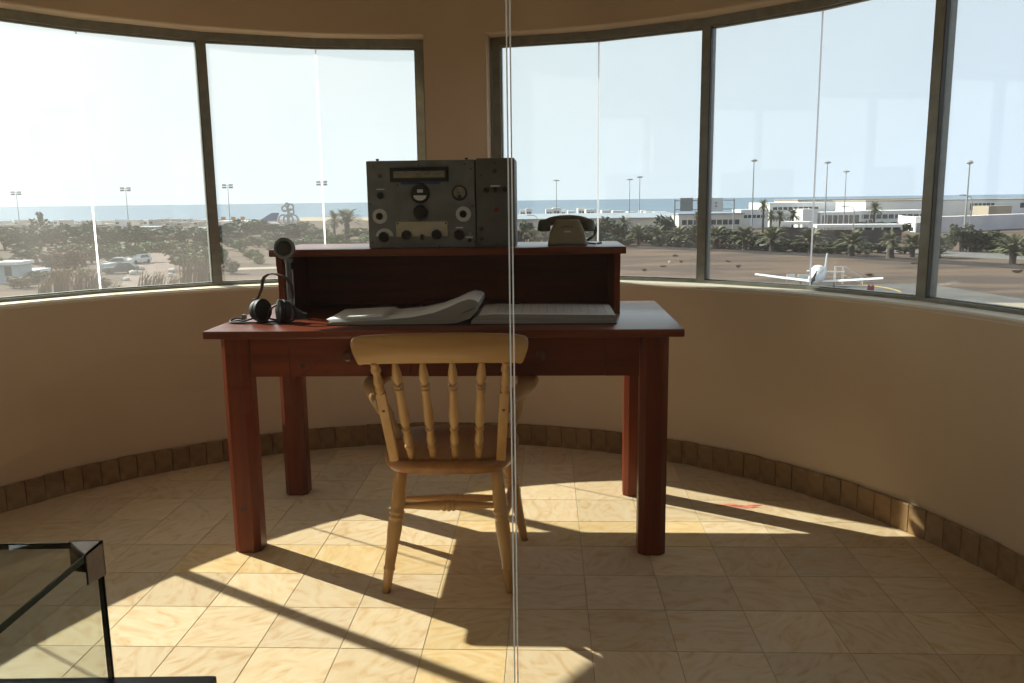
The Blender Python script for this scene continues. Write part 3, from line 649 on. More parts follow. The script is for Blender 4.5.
# ------------------------------------------------------------ headset with a leather band
HP = at(257, 322, TZ)
hs_ = thing('headset', 'old headset with leather headband and dark ear cups beside the microphone', 'headset', HP, DA)
def hw_(x, y, d=0.0): return dep(x, y, HP.y + d) - HP
e1, e2 = hw_(257, 312), hw_(287, 313.5, 0.015)
e1.z = 0.0425; e2.z = 0.0425; e1.x += 0.010; e2.y -= 0.030
ecs = []
for e, d in ((e1, Vector((0.88, -0.42, 0.08))), (e2, Vector((-0.85, -0.50, 0.05)))):
    d = d.normalized()
    bm = B(); turned(bm, e - d*0.020, e + d*0.024, [(0, 0.026), (0.05, 0.035), (0.3, 0.040), (0.5, 0.041), (0.55, 0.037), (0.62, 0.042), (0.9, 0.042), (1, 0.033)], 28); ec = part('ear_cup', bm, 'dull', hs_, True); ecs.append(ec)
    bm = B(); turned(bm, e - d*0.024, e - d*0.018, [(0, 0.030), (0.6, 0.033), (1, 0.033)], 24); part('cap', bm, 'micgrey', ec)
    bm = B(); tube(bm, [e - d*0.026 + Vector((0, 0, -0.034)), e - d*0.030, e - d*0.027 + Vector((0.0, 0, 0.044))], 0.0045, 8); part('yoke', bm, 'steel', ec)
band = [(252, 309, 0.0), (254, 303, 0.0), (258.5, 297, 0.0), (262, 288, 0.0), (262.5, 282, 0.003), (264, 277.5, 0.006), (268, 274.5, 0.008), (273.5, 273.5, 0.010), (280, 275, 0.012), (287, 278.5, 0.014), (291.5, 285, 0.015), (293, 295, 0.015), (291, 303, 0.015)]
bp = [hw_(*b) for b in band]
bm = B(); rs = []
for i, p in enumerate(bp):
    d = (bp[min(i+1, len(bp)-1)] - bp[max(i-1, 0)]).normalized(); side = Vector((0.25, 0.97, 0)); side = (side - d*side.dot(d)).normalized(); n_ = d.cross(side); hwid = 0.009 if 3 < i < 11 else 0.006
    rs.append([p + side*hwid*a + n_*0.0022*b for a, b in ((-1, -1), (1, -1), (1, 1), (-1, 1))])
rings(bm, rs); part('headband', bm, 'leather', hs_, True)
bm = B(); cab = [e1 + Vector((-0.012, -0.02, -0.024)), Vector((-0.055, -0.03, 0.004)), Vector((-0.095, -0.01, 0.004)), Vector((-0.085, 0.02, 0.012)), Vector((-0.05, 0.015, 0.008)), Vector((-0.085, -0.035, 0.004)), Vector((0.0, -0.045, 0.004)), Vector((0.06, -0.03, 0.005)), Vector((0.085, -0.01, 0.006)), Vector((0.05, -0.005, 0.012))]
def smooth_path(c, n=8):
    o = []
    for i in range(len(c)-1):
        p0_, p1_, p2_, p3_ = c[max(i-1, 0)], c[i], c[i+1], c[min(i+2, len(c)-1)]
        for k in range(n):
            t = k/n; o.append(0.5*((2*p1_) + (p2_-p0_)*t + (2*p0_-5*p1_+4*p2_-p3_)*t*t + (3*p1_-p0_-3*p2_+p3_)*t**3))
    return o + [c[-1]]
tube(bm, smooth_path(cab), 0.0035, 8); part('cable', bm, 'dull', hs_, 'all')
bm = B(); lp_ = [hw_(268, 322, -0.02), hw_(270, 311, -0.02), hw_(278, 304.5, -0.02), hw_(290, 304, -0.02), hw_(296, 310, -0.02), hw_(295, 319, -0.02), hw_(286, 322, -0.03), hw_(272, 325, -0.03), hw_(258, 327, -0.03)]
for p in lp_: p.z = max(p.z, 0.0045)
tube(bm, smooth_path(lp_), 0.0032, 8); part('cable', bm, 'dull', hs_, 'all')
bm = B(); box(bm, hw_(244, 317) + Vector((0, 0, 0.0)), (0.016, 0.016, 0.018), None, 0.003); part('junction_clip', bm, 'micgrey', hs_)

# ------------------------------------------------------------ open ledger
LO = at(470, 325, TZ)
book = thing('open_ledger', 'large open ledger with curling left pages lying on the desk', 'book', LO, DA)
xl, xr = (at(327, 326.5, TZ) - LO).x, (at(616, 324.5, TZ) - LO).x
DPT = 0.29
bm = B(); box2(bm, (xl-0.004, -0.004, 0.0), (xr+0.004, DPT+0.004, 0.004)); part('cover', bm, 'cover', book, False)
def page_block(prof, name, y0=0.0, y1=DPT):                   # prof: (x, zbottom, ztop)
    bm = B(); rs = [[Vector((x, y0, zb)), Vector((x, y1, zb)), Vector((x, y1, zt)), Vector((x, y0, zt))] for x, zb, zt in prof]
    rings(bm, rs); return part(name, bm, 'pagedge', book, True)
pr = [(0.004, 0.004, 0.014), (0.03, 0.004, 0.032), (0.08, 0.004, 0.036), (xr*0.6, 0.004, 0.034), (xr-0.008, 0.004, 0.031), (xr, 0.004, 0.029)]
rb = page_block(pr, 'page_block')
pl_ = [(xl+0.002, 0.004, 0.010), (xl*0.85, 0.004, 0.013), (xl*0.6, 0.004, 0.019), (xl*0.4, 0.004, 0.028), (xl*0.25, 0.006, 0.043), (xl*0.14, 0.018, 0.064), (xl*0.06, 0.040, 0.082), (-0.004, 0.052, 0.089), (0.018, 0.060, 0.086), (0.030, 0.062, 0.078)]
lb = page_block(pl_, 'page_block')
bm = B(); lo_ = [(xl*0.30, 0.004, 0.008), (xl*0.2, 0.004, 0.016), (xl*0.1, 0.006, 0.032), (0.0, 0.022, 0.050), (0.022, 0.045, 0.062)]
page_block(lo_, 'loose_leaves', 0.004, DPT-0.004)
def sheet(prof, par, inset, up_):
    bm = B(); n = len(prof)
    a = [[bm.verts.new((x, y, zt + up_)) for x, zt in prof] for y in (inset, DPT-inset)]
    b = [[bm.verts.new((x, y, zt + up_ - 0.0012)) for x, zt in prof] for y in (inset, DPT-inset)]
    for i in range(n-1):
        bm.faces.new((a[0][i], a[0][i+1], a[1][i+1], a[1][i])); bm.faces.new((b[0][i], b[1][i], b[1][i+1], b[0][i+1]))
        bm.faces.new((a[0][i], b[0][i], b[0][i+1], a[0][i+1])); bm.faces.new((a[1][i], a[1][i+1], b[1][i+1], b[1][i]))
    return part('page', bm, 'paper', par, True)
sr = sheet([(x, zt) for x, zb, zt in pr][1:], rb, 0.003, 0.0016)
sl_ = sheet([(x, zt) for x, zb, zt in pl_], lb, 0.003, 0.0016)
for k in range(3):
    o = sheet([(x, zt) for x, zb, zt in pl_][:3], lb, 0.003, 0.004 + 0.003*k); o.location.x = -0.008*k + 0.004; o.location.y = 0.006*k
bm = B()                                                       # printed lines on the right-hand page
def zr(x):
    for (x0, _, z0), (x1, _, z1) in zip(pr, pr[1:]):
        if x0 <= x <= x1: return z0 + (z1-z0)*(x-x0)/(x1-x0)
    return 0.03
for k in range(15):
    y = 0.035 + k*0.016; xs = [0.09, 0.2, xr*0.6, xr-0.03]
    for xa, xb in zip(xs, xs[1:]):
        va = [bm.verts.new((xa, y, zr(xa)+0.0021)), bm.verts.new((xb, y, zr(xb)+0.0021)), bm.verts.new((xb, y+0.0022, zr(xb)+0.0021)), bm.verts.new((xa, y+0.0022, zr(xa)+0.0021))]; bm.faces.new(va)
for k in range(14):
    x = 0.09 + k*(xr-0.12)/13; va = [bm.verts.new((x, 0.035, zr(x)+0.0022)), bm.verts.new((x+0.0015, 0.035, zr(x)+0.0022)), bm.verts.new((x+0.0015, 0.262, zr(x)+0.0022)), bm.verts.new((x, 0.262, zr(x)+0.0022))]; bm.faces.new(va)
part('printed_table', bm, 'rule', rb, False)
rbk = thing('red_ledger', 'closed dark red ledger lying inside the shelf unit behind the open ledger', 'book', Dm @ Vector((0.06, 0.50, TZ)), DA)
bm = B(); box2(bm, (-0.19, -0.075, 0.0), (0.19, 0.075, 0.003)); box2(bm, (-0.19, -0.075, 0.030), (0.19, 0.075, 0.033)); box2(bm, (-0.19, -0.075, 0.003), (0.19, -0.071, 0.030)); part('cover', bm, 'redbook', rbk, False)
bm = B(); box2(bm, (-0.185, -0.070, 0.003), (0.185, 0.072, 0.030)); part('page_block', bm, 'pagedge', rbk, False)

# red smear on a floor tile
sp_ = at(738, 506, 0)
bm = B()
for dx, dy, rx, ry_ in ((-0.05, 0.01, 0.05, 0.012), (0.03, -0.012, 0.05, 0.014), (0.0, 0.0, 0.03, 0.010), (0.07, 0.006, 0.03, 0.008)):
    prism(bm, [(dx + rx*math.cos(t*math.tau/14)*random.uniform(0.8, 1.1), dy + ry_*math.sin(t*math.tau/14)*random.uniform(0.7, 1.2)) for t in range(14)], 0.0, 0.0008)
o = part('paint_smear', bm, 'chalk', None, False, (sp_.x, sp_.y, 0.0)); tag(o, 'small smeared red mark on the sunlit floor tiles', 'stain')

# ------------------------------------------------------------ glass display case on a dark plinth
cc_ = dep(100, 543, 0.86); cb = dep(116, 675, 0.86)
CT, CB = cc_.z, cb.z - 0.004; CW, CD = 0.52, 0.36
plinth = thing('display_plinth', 'dark plinth carrying the glass display case', 'plinth', (cc_.x - CW/2 + 0.06, cc_.y - CD/2, 0.0))
sx1 = dep(216, 680, cc_.y).x - (cc_.x - CW/2 + 0.06)
bm = B(); box2(bm, (-CW/2-0.14, -CD/2-0.04, CB-0.04), (sx1, CD/2+0.004, CB), 0.003); part('top_slab', bm, 'plinth', plinth)
bm = B(); box2(bm, (-CW/2+0.02, -CD/2+0.02, 0.0), (CW/2-0.02, CD/2-0.02, CB-0.04)); part('pedestal', bm, 'plinth', plinth, False)
case = thing('glass_case', 'small clear glass display case with metal corner clamps', 'display case', (cc_.x - CW/2, cc_.y - CD/2, CB))
ht = CT - CB; g = 0.005
def pane_(a, b): 
    bm = B(); box2(bm, a, b); return part('glass_pane', bm, 'case', case, False)
pane_((-CW/2, -CD/2, ht-g), (CW/2, CD/2, ht)); 
pane_((-CW/2, CD/2-g, 0), (CW/2, CD/2, ht-g)); pane_((-CW/2, -CD/2, 0), (CW/2, -CD/2+g, ht-g))
pane_((CW/2-g, -CD/2+g, 0), (CW/2, CD/2-g, ht-g)); pane_((-CW/2, -CD/2+g, 0), (-CW/2+g, CD/2-g, ht-g))
e_ = 0.0008
for a, b in (((CW/2-0.001, -CD/2, ht-g-e_), (CW/2+e_, CD/2, ht+e_)), ((-CW/2, CD/2-0.001, ht-g-e_), (CW/2, CD/2+e_, ht+e_)), ((-CW/2, -CD/2-e_, ht-g-e_), (CW/2, -CD/2+0.001, ht+e_)), ((CW/2-g-e_, CD/2-0.001, 0), (CW/2+e_, CD/2+e_, ht)), ((CW/2-g-e_, -CD/2-e_, 0), (CW/2+e_, -CD/2+0.001, ht))):
    bm = B(); box2(bm, a, b); part('glass_edge', bm, 'case_edge', case, False)
for sx_ in (-1, 1):
    for sy_ in (-1, 1):
        bm = B(); X, Y = sx_*(CW/2+0.0022), sy_*(CD/2+0.0022); L_ = 0.037; Z = ht + 0.0022
        ngon_prism(bm, [(X, Y, Z), (X - sx_*L_, Y, Z), (X, Y - sy_*L_, Z)], (0, 0, -0.002))
        ngon_prism(bm, [(X, Y, Z), (X, Y - sy_*L_, Z), (X, Y - sy_*L_, Z-0.034), (X, Y, Z-0.040)], (-sx_*0.002, 0, 0))
        ngon_prism(bm, [(X, Y, Z), (X - sx_*L_, Y, Z), (X - sx_*L_, Y, Z-0.034), (X, Y, Z-0.040)], (0, -sy_*0.002, 0))
        part('corner_clamp', bm, 'clamp', case, False)

# ============================================================ outside: airfield, scrub, shore and sea
ZG = -7.5
GR = lambda x, y: at(x, y, ZG)                              # pixel -> point on the ground outside
def GD(x, d, y=205):                                        # pixel column at forward distance d, on the ground
    p = dep(x, y, d); return Vector((p.x, d, ZG))
def zat(x, y, d): return dep(x, y, d).z
M['dirt'] = mat('field_dirt', (0.145, 0.102, 0.074), 0.95, spec=0.1, c2=(0.085, 0.066, 0.055), vscale=0.11, detail=14, lo=0.44, hi=0.57, stretch=(0.6, 1.6, 1))
M['gravel'] = mat('black_gravel', (0.045, 0.040, 0.038), 0.95, spec=0.1, var=0.3, vscale=0.6)
M['asphalt'] = mat('apron_asphalt', (0.155, 0.15, 0.14), 0.9, spec=0.1, c2=(0.11, 0.105, 0.10), vscale=0.25, detail=6)
M['concrete'] = mat('pale_concrete', (0.34, 0.29, 0.22), 0.9, spec=0.1, var=0.08, vscale=0.3)
M['lot'] = mat('lot_gravel', (0.20, 0.155, 0.135), 0.95, spec=0.1, var=0.12, vscale=0.3)
M['roadm'] = mat('road_surface', (0.17, 0.165, 0.16), 0.9, spec=0.1, var=0.06, vscale=0.3)
M['sea'] = mat('sea_water', (0.155, 0.215, 0.275), 0.6, spec=0.12, c2=(0.135, 0.19, 0.25), vscale=0.0015, stretch=(1, 4, 1))
M['yellow_paint'] = mat('yellow_paint', (0.40, 0.28, 0.06), 0.8)
M['leaf_dark'] = mat('leaf_dark', (0.036, 0.052, 0.020), 0.7, spec=0.2, rnd=0.25)
M['leaf_mid'] = mat('leaf_green', (0.078, 0.115, 0.028), 0.7, spec=0.2, rnd=0.25)
M['leaf_brown'] = mat('leaf_brown', (0.12, 0.078, 0.045), 0.8, spec=0.1, rnd=0.2)
M['leaf_grey'] = mat('leaf_greygreen', (0.060, 0.074, 0.040), 0.7, spec=0.2, rnd=0.2)
M['reed'] = mat('reed_straw', (0.25, 0.205, 0.13), 0.8, spec=0.1, rnd=0.2)
M['frond'] = mat('palm_frond', (0.145, 0.150, 0.085), 0.55, spec=0.3, rnd=0.15)
M['trunk'] = mat('palm_trunk', (0.075, 0.055, 0.042), 0.9, var=0.3, vscale=3)
M['white'] = mat('white_render', (0.76, 0.75, 0.73), 0.8, spec=0.2, var=0.03, vscale=0.5)
M['offwhite'] = mat('offwhite_render', (0.58, 0.53, 0.46), 0.8, spec=0.2, rnd=0.2)
M['lilac'] = mat('pale_lilac_render', (0.60, 0.565, 0.58), 0.8, spec=0.2, var=0.04, vscale=0.3)
M['greyroof'] = mat('blue_grey_roof', (0.30, 0.34, 0.38), 0.6, var=0.05, vscale=0.2)
M['tanroof'] = mat('tan_roof', (0.36, 0.30, 0.23), 0.8)
M['darkwall'] = mat('dark_stone_wall', (0.055, 0.05, 0.048), 0.9, var=0.2, vscale=1)
M['bglass'] = mat('building_glass', (0.05, 0.06, 0.07), 0.15, spec=0.6)
M['galv'] = mat('galvanised_steel', (0.36, 0.37, 0.37), 0.5, metal=0.3)
M['signback'] = mat('sign_back_panel', (0.30, 0.305, 0.31), 0.6)
M['signface'] = mat('pale_sign_panel', (0.62, 0.62, 0.61), 0.6)
M['plane'] = mat('aircraft_white', (0.78, 0.78, 0.77), 0.35)
M['tailblue'] = mat('airliner_tail_blue', (0.05, 0.10, 0.24), 0.4)
M['tyre'] = mat('tyre_rubber', (0.015, 0.015, 0.015), 0.8)
M['redpaint'] = mat('red_paint', (0.42, 0.05, 0.04), 0.5)
M['orange'] = mat('orange_board', (0.55, 0.26, 0.06), 0.7)
M['bluepaint'] = mat('pale_blue_cabin', (0.36, 0.42, 0.45), 0.6, var=0.06, vscale=0.4)
M['rock'] = mat('pale_rock', (0.45, 0.42, 0.38), 0.9, var=0.2, vscale=2)
M['carpaint'] = mat('silver_car_paint', (0.35, 0.36, 0.37), 0.35, spec=0.5)
M['cardark'] = mat('dark_car_paint', (0.06, 0.065, 0.075), 0.3)

bm = B(); prism(bm, [(-60000, -20000), (60000, -20000), (60000, 60000), (-60000, 60000)], ZG-2.0, ZG-0.9); struct('sea', bm, 'sea', kind='stuff', label='calm hazy blue sea up to the horizon')
bm = B(); sh = [(-900, -300), (900, -300), (900, 520), (500, 500)] + [(x, 474 + 16*math.sin(x*0.021) + 9*math.sin(x*0.067)) for x in range(460, -500, -20)] + [(-520, 430), (-900, 470)]
prism(bm, sh, ZG-1.5, ZG); struct('ground', bm, 'dirt', label='brown bare volcanic ground of the airfield')
def slab(name, pix, mt, h=0.03, pts=None):
    bm = B(); P = [GR(*p) for p in pix] if pts is None else pts
    c = sum((Vector((p.x, p.y, 0)) for p in P), Vector())/len(P)
    prism(bm, [(p.x, p.y) for p in P], ZG, ZG+h); return struct(name, bm, mt)
slab('pavement_apron', [(760, 288), (885, 284), (917, 283.6), (937, 285.6), (1024, 299.5), (1090, 312), (1080, 345), (960, 335), (860, 318), (760, 300)], 'asphalt')
slab('pavement_concrete', [(962, 303.2), (1090, 303.6), (1090, 316), (1060, 330), (985, 330)], 'concrete', 0.05)
slab('pavement_gravel_strip', [(560, 243.5), (640, 245.5), (720, 248), (790, 251.5), (850, 255), (920, 259), (985, 262.5), (1060, 267), (1060, 272), (985, 266.5), (920, 262.5), (850, 258.5), (790, 255), (720, 251.5), (640, 248.5), (560, 246)], 'gravel', 0.04)
slab('pavement_road', [(560, 238), (700, 241), (800, 245), (900, 249.5), (1060, 256), (1060, 262), (985, 258.5), (900, 253.2), (800, 248.2), (700, 243.6), (560, 240.6)], 'roadm', 0.05)
slab('pavement_lot', [(168, 251), (180, 251), (176, 262), (172, 275), (176, 287), (118, 292), (126, 275), (144, 258), (148, 251)], 'lot')
slab('pavement_runway', [(300, 217.2), (520, 216.5), (520, 219.5), (300, 221)], 'concrete')
slab('pavement_track', [(225, 268.6), (300, 266.4), (300, 268.2), (225, 270.6)], 'concrete', 0.05)
bm = B(); c0 = GR(872, 290)
tube(bm, [Vector((c0.x + 1.9*math.cos(t), c0.y + 4.2*math.sin(t), ZG+0.045)) for t in [R(-70 + 150*k/16) for k in range(17)]], 0.06, 4)
o = part('taxi_line', bm, 'yellow_paint'); tag(o, 'curved yellow line painted on the apron beside the light aircraft', 'line')

def face(bm, *p): bm.faces.new([bm.verts.new(q) for q in p])
def leafy(n, fn, size, seed, flat=0.5):                      # a cloud of leaf cards placed by fn
    rn = random.Random(seed); bm = B()
    for k in range(n):
        p, s = fn(rn)
        a = Vector((rn.gauss(0, 1), rn.gauss(0, 1), rn.gauss(0, 1)*flat)).normalized(); b = a.cross(Vector((rn.gauss(0, 1), rn.gauss(0, 1), rn.gauss(0, 1)))).normalized()
        s = s*size*rn.uniform(0.6, 1.3)
        face(bm, p - a*s, p + b*s*0.45, p + a*s, p - b*s*0.45)
    return bm
def blob_fn(seed, nb=7, top=1.0):
    rn = random.Random(seed); bl = [(Vector((rn.uniform(-0.28, 0.28), rn.uniform(-0.28, 0.28), rn.uniform(0.18, 0.76)*top)), rn.uniform(0.17, 0.27)) for _ in range(nb)]
    def fn(r):
        c, q = r.choice(bl); d = Vector((r.gauss(0, 1), r.gauss(0, 1), r.gauss(0, 1))).normalized()
        p = c + d*q*r.uniform(0.55, 1.0); p.z = max(0.02, p.z); return p, 1.0
    return fn
def wisp_fn(seed):
    rn = random.Random(seed); br = [(rn.uniform(0, math.tau), rn.uniform(0.15, 0.85), rn.uniform(0.18, 0.5)) for _ in range(34)]
    def fn(r):
        a, z, l = r.choice(br); u = r.random(); l = l*(1.15-z)
        return Vector((math.cos(a)*l*u, math.sin(a)*l*u, z + u*0.22)), 0.8
    return fn
bushes = {}
def bush_mesh(kind):
    if kind not in bushes:
        res = []
        for s in range(3):
            if kind == 'wisp': bm = leafy(620, wisp_fn(s+40), 0.075, s+9)
            elif kind == 'dark': bm = leafy(760, blob_fn(s+3, 11), 0.095, s+1)
            elif kind == 'brown': bm = leafy(520, blob_fn(s+13, 8, 0.9), 0.085, s+5)
            else: bm = leafy(620, blob_fn(s+23, 9, 0.85), 0.095, s+7)
            mt = {'wisp': 'leaf_grey', 'dark': 'leaf_dark', 'brown': 'leaf_brown', 'mid': 'leaf_mid', 'hedge': 'leaf_grey'}[kind]
            f = mesh('foliage', bm, mt)
            bm = B()
            for k in range(3):
                a = k*2.1+s; tube(bm, [(0, 0, 0), (0.04*math.cos(a), 0.04*math.sin(a), 0.2), (0.14*math.cos(a), 0.14*math.sin(a), 0.55)], [0.03, 0.022, 0.01], 5)
            res.append((f, mesh('stem', bm, 'trunk')))
        bushes[kind] = res
    return bushes[kind]
BN = {'dark': ('leafy_tree', 'tree'), 'wisp': ('feathery_tree', 'tree'), 'mid': ('green_bush', 'bush'), 'brown': ('brown_bush', 'bush'), 'hedge': ('hedge_bush', 'bush')}
def bush(kind, x, yb, wpx, hpx, label, group):
    if group == 'dark trees towards the shore': hpx = min(hpx, yb - 225.5 + random.uniform(-2, 2) + x*0.008)
    p = GR(x, yb); d = p.y; s = (wpx*d/F, wpx*d/F, hpx*d/F)
    r = thing(BN[kind][0], label, BN[kind][1], p, random.uniform(0, 6.28), group)
    f, st = random.choice(bush_mesh(kind))
    link('foliage', f, r, sc=s); link('stem', st, r, sc=s)
L1, G1 = 'dark green tree in the belt between the dirt lot and the shore houses', 'dark trees towards the shore'
for a in [(5, 250, 36, 30), (26, 252, 34, 30), (52, 246, 36, 26), (100, 248, 32, 28), (118, 250, 36, 34), (75, 243, 32, 22), (140, 246, 34, 22), (165, 244, 34, 18), (186, 246, 36, 20), (206, 250, 34, 22), (-20, 250, 36, 28), (84, 252, 30, 20), (225, 243, 26, 20)]: bush('dark', *a, L1, G1)
for a in [(42, 245, 34, 31), (92, 242, 24, 22), (34, 242, 28, 22), (68, 244, 30, 18)]: bush('wisp', *a, 'feathery grey-green tree with upswept branches above the dark trees', 'feathery trees')
for a in [(30, 263, 36, 20), (108, 262, 30, 18), (123, 259, 26, 18), (138, 263, 30, 26), (170, 252, 32, 14), (195, 258, 36, 22), (184, 270, 32, 20), (150, 252, 34, 12), (205, 270, 30, 24)]: bush('mid', *a, 'mid green bush growing round the dirt lot', 'green bushes round the dirt lot')
for a in [(50, 272, 44, 28), (75, 270, 34, 26), (92, 264, 28, 20), (22, 288, 34, 14), (60, 285, 30, 18), (100, 290, 26, 14), (232, 274, 22, 16), (212, 284, 24, 18)]: bush('brown', *a, 'rusty brown dry bush near the reeds', 'dry brown bushes')
for a in [(246, 240, 34, 22), (264, 238, 36, 18), (240, 237, 34, 15), (222, 238, 30, 14), (286, 238, 36, 13), (302, 236, 32, 14), (314, 241, 26, 14), (326, 242, 20, 10), (275, 243, 30, 12), (233, 246, 30, 16)]: bush('dark', *a, 'dark green tree in front of the ring sculpture', 'dark trees round the sculpture')
for a in [(240, 251, 30, 17), (259, 247, 26, 14), (276, 250, 26, 12), (300, 248, 26, 12), (250, 259, 22, 13), (222, 264, 18, 20), (320, 247, 22, 10), (258, 264, 16, 14), (290, 252, 22, 10), (345, 248, 24, 11), (360, 248, 24, 10), (312, 244, 26, 12), (332, 244, 30, 12), (366, 243, 26, 10), (320, 236, 30, 10), (358, 236, 32, 10), (372, 240, 26, 12), (342, 240, 28, 9)]: bush('mid', *a, 'bright green bush on the slope below the sculpture', 'green bushes below the sculpture')
for a in [(606, 241, 26, 24), (618, 243, 22, 22), (664, 244, 22, 30), (646, 242, 26, 17), (632, 242, 22, 14), (527, 242, 18, 22), (540, 243, 24, 16), (590, 243, 26, 16), (575, 243, 24, 12), (700, 243, 24, 16), (722, 245, 26, 18), (690, 242, 24, 15)]: bush('dark', *a, 'dark tree behind the palm row, before the low blue-grey roof', 'dark trees behind the palm row')
for a in [(864, 236, 22, 16), (886, 237, 28, 16), (900, 236, 22, 14), (926, 250, 22, 14), (946, 251, 20, 18), (960, 252, 24, 30), (976, 252, 28, 22), (992, 252, 30, 22), (1010, 254, 30, 20), (740, 246, 22, 17), (758, 247, 22, 14)]: bush('dark', *a, 'dark bushy tree along the airport road before the pale curved wall', 'dark trees along the airport road')
for k, x in enumerate(range(652, 870, 9)):
    y = 246.2 + (x-652)*0.0405; bush('hedge', x + random.uniform(-2, 2), y, 12, random.uniform(5, 8), 'low grey-green shrub in the planted strip under the palms', 'shrubs under the palms')
for a in [(675, 256.5, 6, 2.5), (681, 262.5, 5, 2.4), (662, 267, 8, 2), (738, 268, 5, 4), (740, 248.5, 10, 4), (914, 264, 7, 2), (1016, 273, 11, 4), (868, 276, 10, 3.5), (644, 271, 7, 2.6), (729, 262, 6, 2)]: bush('brown', *a, 'small dry tuft on the bare field', 'dry tufts on the field')
for x, y, w_, h_ in [(x, 236 + random.uniform(0, 3) - (x > 215)*3, random.uniform(28, 40), random.uniform(9, 12)) for x in range(-10, 215, 17)]: bush('dark', x, y, w_, h_, L1, G1)
for a in [(10, 268, 30, 14), (5, 276, 30, 12), (40, 282, 32, 14), (82, 281, 30, 16), (66, 258, 36, 18), (88, 256, 30, 16), (112, 254, 30, 14), (156, 245, 34, 13), (178, 260, 26, 16), (190, 264, 30, 18), (208, 260, 28, 20)]: bush('mid', *a, 'mid green bush growing round the dirt lot', 'green bushes round the dirt lot')
for a in [(515, 244, 20, 14), (556, 244, 22, 12), (600, 245, 24, 14), (614, 246, 22, 10), (628, 246, 22, 8), (652, 243, 24, 14), (676, 244, 24, 14), (708, 245, 26, 14)]: bush('dark', *a, 'dark tree behind the palm row, before the low blue-grey roof', 'dark trees behind the palm row')
for a in [(775, 249, 26, 10), (792, 249, 26, 12), (808, 249, 24, 9), (826, 250, 26, 12), (842, 251, 26, 12), (862, 252, 26, 13), (878, 253, 26, 12), (905, 254, 26, 12), (935, 254, 26, 12), (1024, 256, 34, 20)]: bush('hedge', *a, 'grey-green bush filling the strip behind the palms below the canopy', 'bushes below the canopy')
# reeds
def reed_mesh(seed):
    rn = random.Random(seed); bm = B()
    for k in range(46):
        a = rn.uniform(0, math.tau); r0 = rn.uniform(0, 0.25); b = Vector((math.cos(a)*r0, math.sin(a)*r0, 0)); h = rn.uniform(0.6, 1.0); ln = rn.uniform(0.15, 0.6); t = rn.uniform(-0.9, 0.9)
        wv = Vector((math.cos(t+1.57), math.sin(t+1.57), 0))*0.026; prev = None
        for i in range(6):
            u = i/5; p = b + Vector((math.cos(t)*ln*u*u, math.sin(t)*ln*u*u, h*(u - 0.25*u**3))); q = (p - wv*(1.2-u), p + wv*(1.2-u))
            if prev: face(bm, prev[0], prev[1], q[1], q[0])
            prev = q
    return mesh('blades', bm, 'reed')
rm_ = [reed_mesh(1), reed_mesh(2)]
for x, y, wp, hp_ in [(62, 293, 30, 27), (78, 294, 30, 27), (92, 293, 28, 29), (45, 294, 26, 18), (145, 291, 32, 22), (158, 290, 26, 20), (188, 286, 34, 33), (202, 285, 28, 31), (115, 294, 26, 12), (172, 289, 22, 16)]:
    p = GR(x, y); s = (wp*p.y/F, wp*p.y/F, hp_*1.4*p.y/F); r = thing('reed_clump', 'straw coloured reed clump leaning in the wind near the tower', 'reeds', p, random.uniform(-0.4, 0.4), 'reed clumps')
    b_ = link('blades', random.choice(rm_), r, sc=s); b_['kind'] = 'stuff'
# palms
def palm_mesh(seed, nf, upright_):
    rn = random.Random(seed); bm = B()
    for k in range(nf):
        a = k*2.39996; e0 = R(rn.uniform(8, 82)) if upright_ else R(rn.uniform(-35, 80)); L_ = rn.uniform(0.85, 1.05)
        dirv = Vector((math.cos(a), math.sin(a), 0)); side = Vector((-math.sin(a), math.cos(a), 0)); p = Vector(); e = e0; prev = None; nseg = 9
        for i in range(nseg+1):
            u = i/nseg; ln = 0.20*math.sin(math.pi*min(1, 0.12+u*0.86))**0.7
            t = dirv*math.cos(e) + Vector((0, 0, math.sin(e))); up_ = dirv*-math.sin(e) + Vector((0, 0, math.cos(e)))
            if i % 1 == 0 and u > 0.08:
                for s in (-1, 1):
                    tip = p + side*s*ln*0.8 + t*ln*0.75 - up_*ln*0.12 + up_*ln*0.25
                    face(bm, p - t*0.05, p + t*0.06, tip)
            q = (p - side*0.010*(1.1-u), p + side*0.010*(1.1-u))
            if prev: face(bm, prev[0], prev[1], q[1], q[0])
            prev = q; p = p + t*L_/nseg; e -= R(2.5 + 9*u)*(1.2 if e0 > 0.5 else 0.9)
    return bm
pm_short = [mesh('crown', palm_mesh(s, 58, True), 'frond') for s in (1, 2, 3)]
pm_tall = [mesh('crown', palm_mesh(s, 54, False), 'frond') for s in (5, 6)]
bm = B(); turned(bm, (0, 0, 0), (0, 0, 1), [(0, 0.5), (0.1, 0.42), (0.5, 0.40), (0.8, 0.46), (0.95, 0.5), (1.0, 0.25)], 10); tm_short = mesh('trunk', bm, 'trunk', True)
bm = B(); turned(bm, (0, 0, 0), (0, 0, 1), [(0, 0.5), (0.05, 0.36), (0.5, 0.30), (0.92, 0.30), (0.97, 0.42), (1.0, 0.2)], 10); tm_tall = mesh('trunk', bm, 'trunk', True)
def palm(x, yb, ytr, rpx, tall, label, group=None, tw=None, d=None):       # base pixel, trunk-top pixel, crown radius in pixels
    d = GR(x, yb).y; p = GD(x, d, ytr + 4); h = zat(x, ytr, d) - ZG; r = rpx*d/F
    t = thing('tall_palm' if tall else 'short_palm', label, 'palm', p, random.uniform(0, 6.28), group)
    w_ = tw or (0.75 if tall else 1.0)
    link('trunk', tm_tall if tall else tm_short, t, sc=(w_, w_, h))
    c = link('crown', random.choice(pm_tall if tall else pm_short), t, (0, 0, h*0.98), 0, r)
LP_, GP_ = 'short stout palm with spreading fronds in the row along the bare field', 'palm row along the bare field'
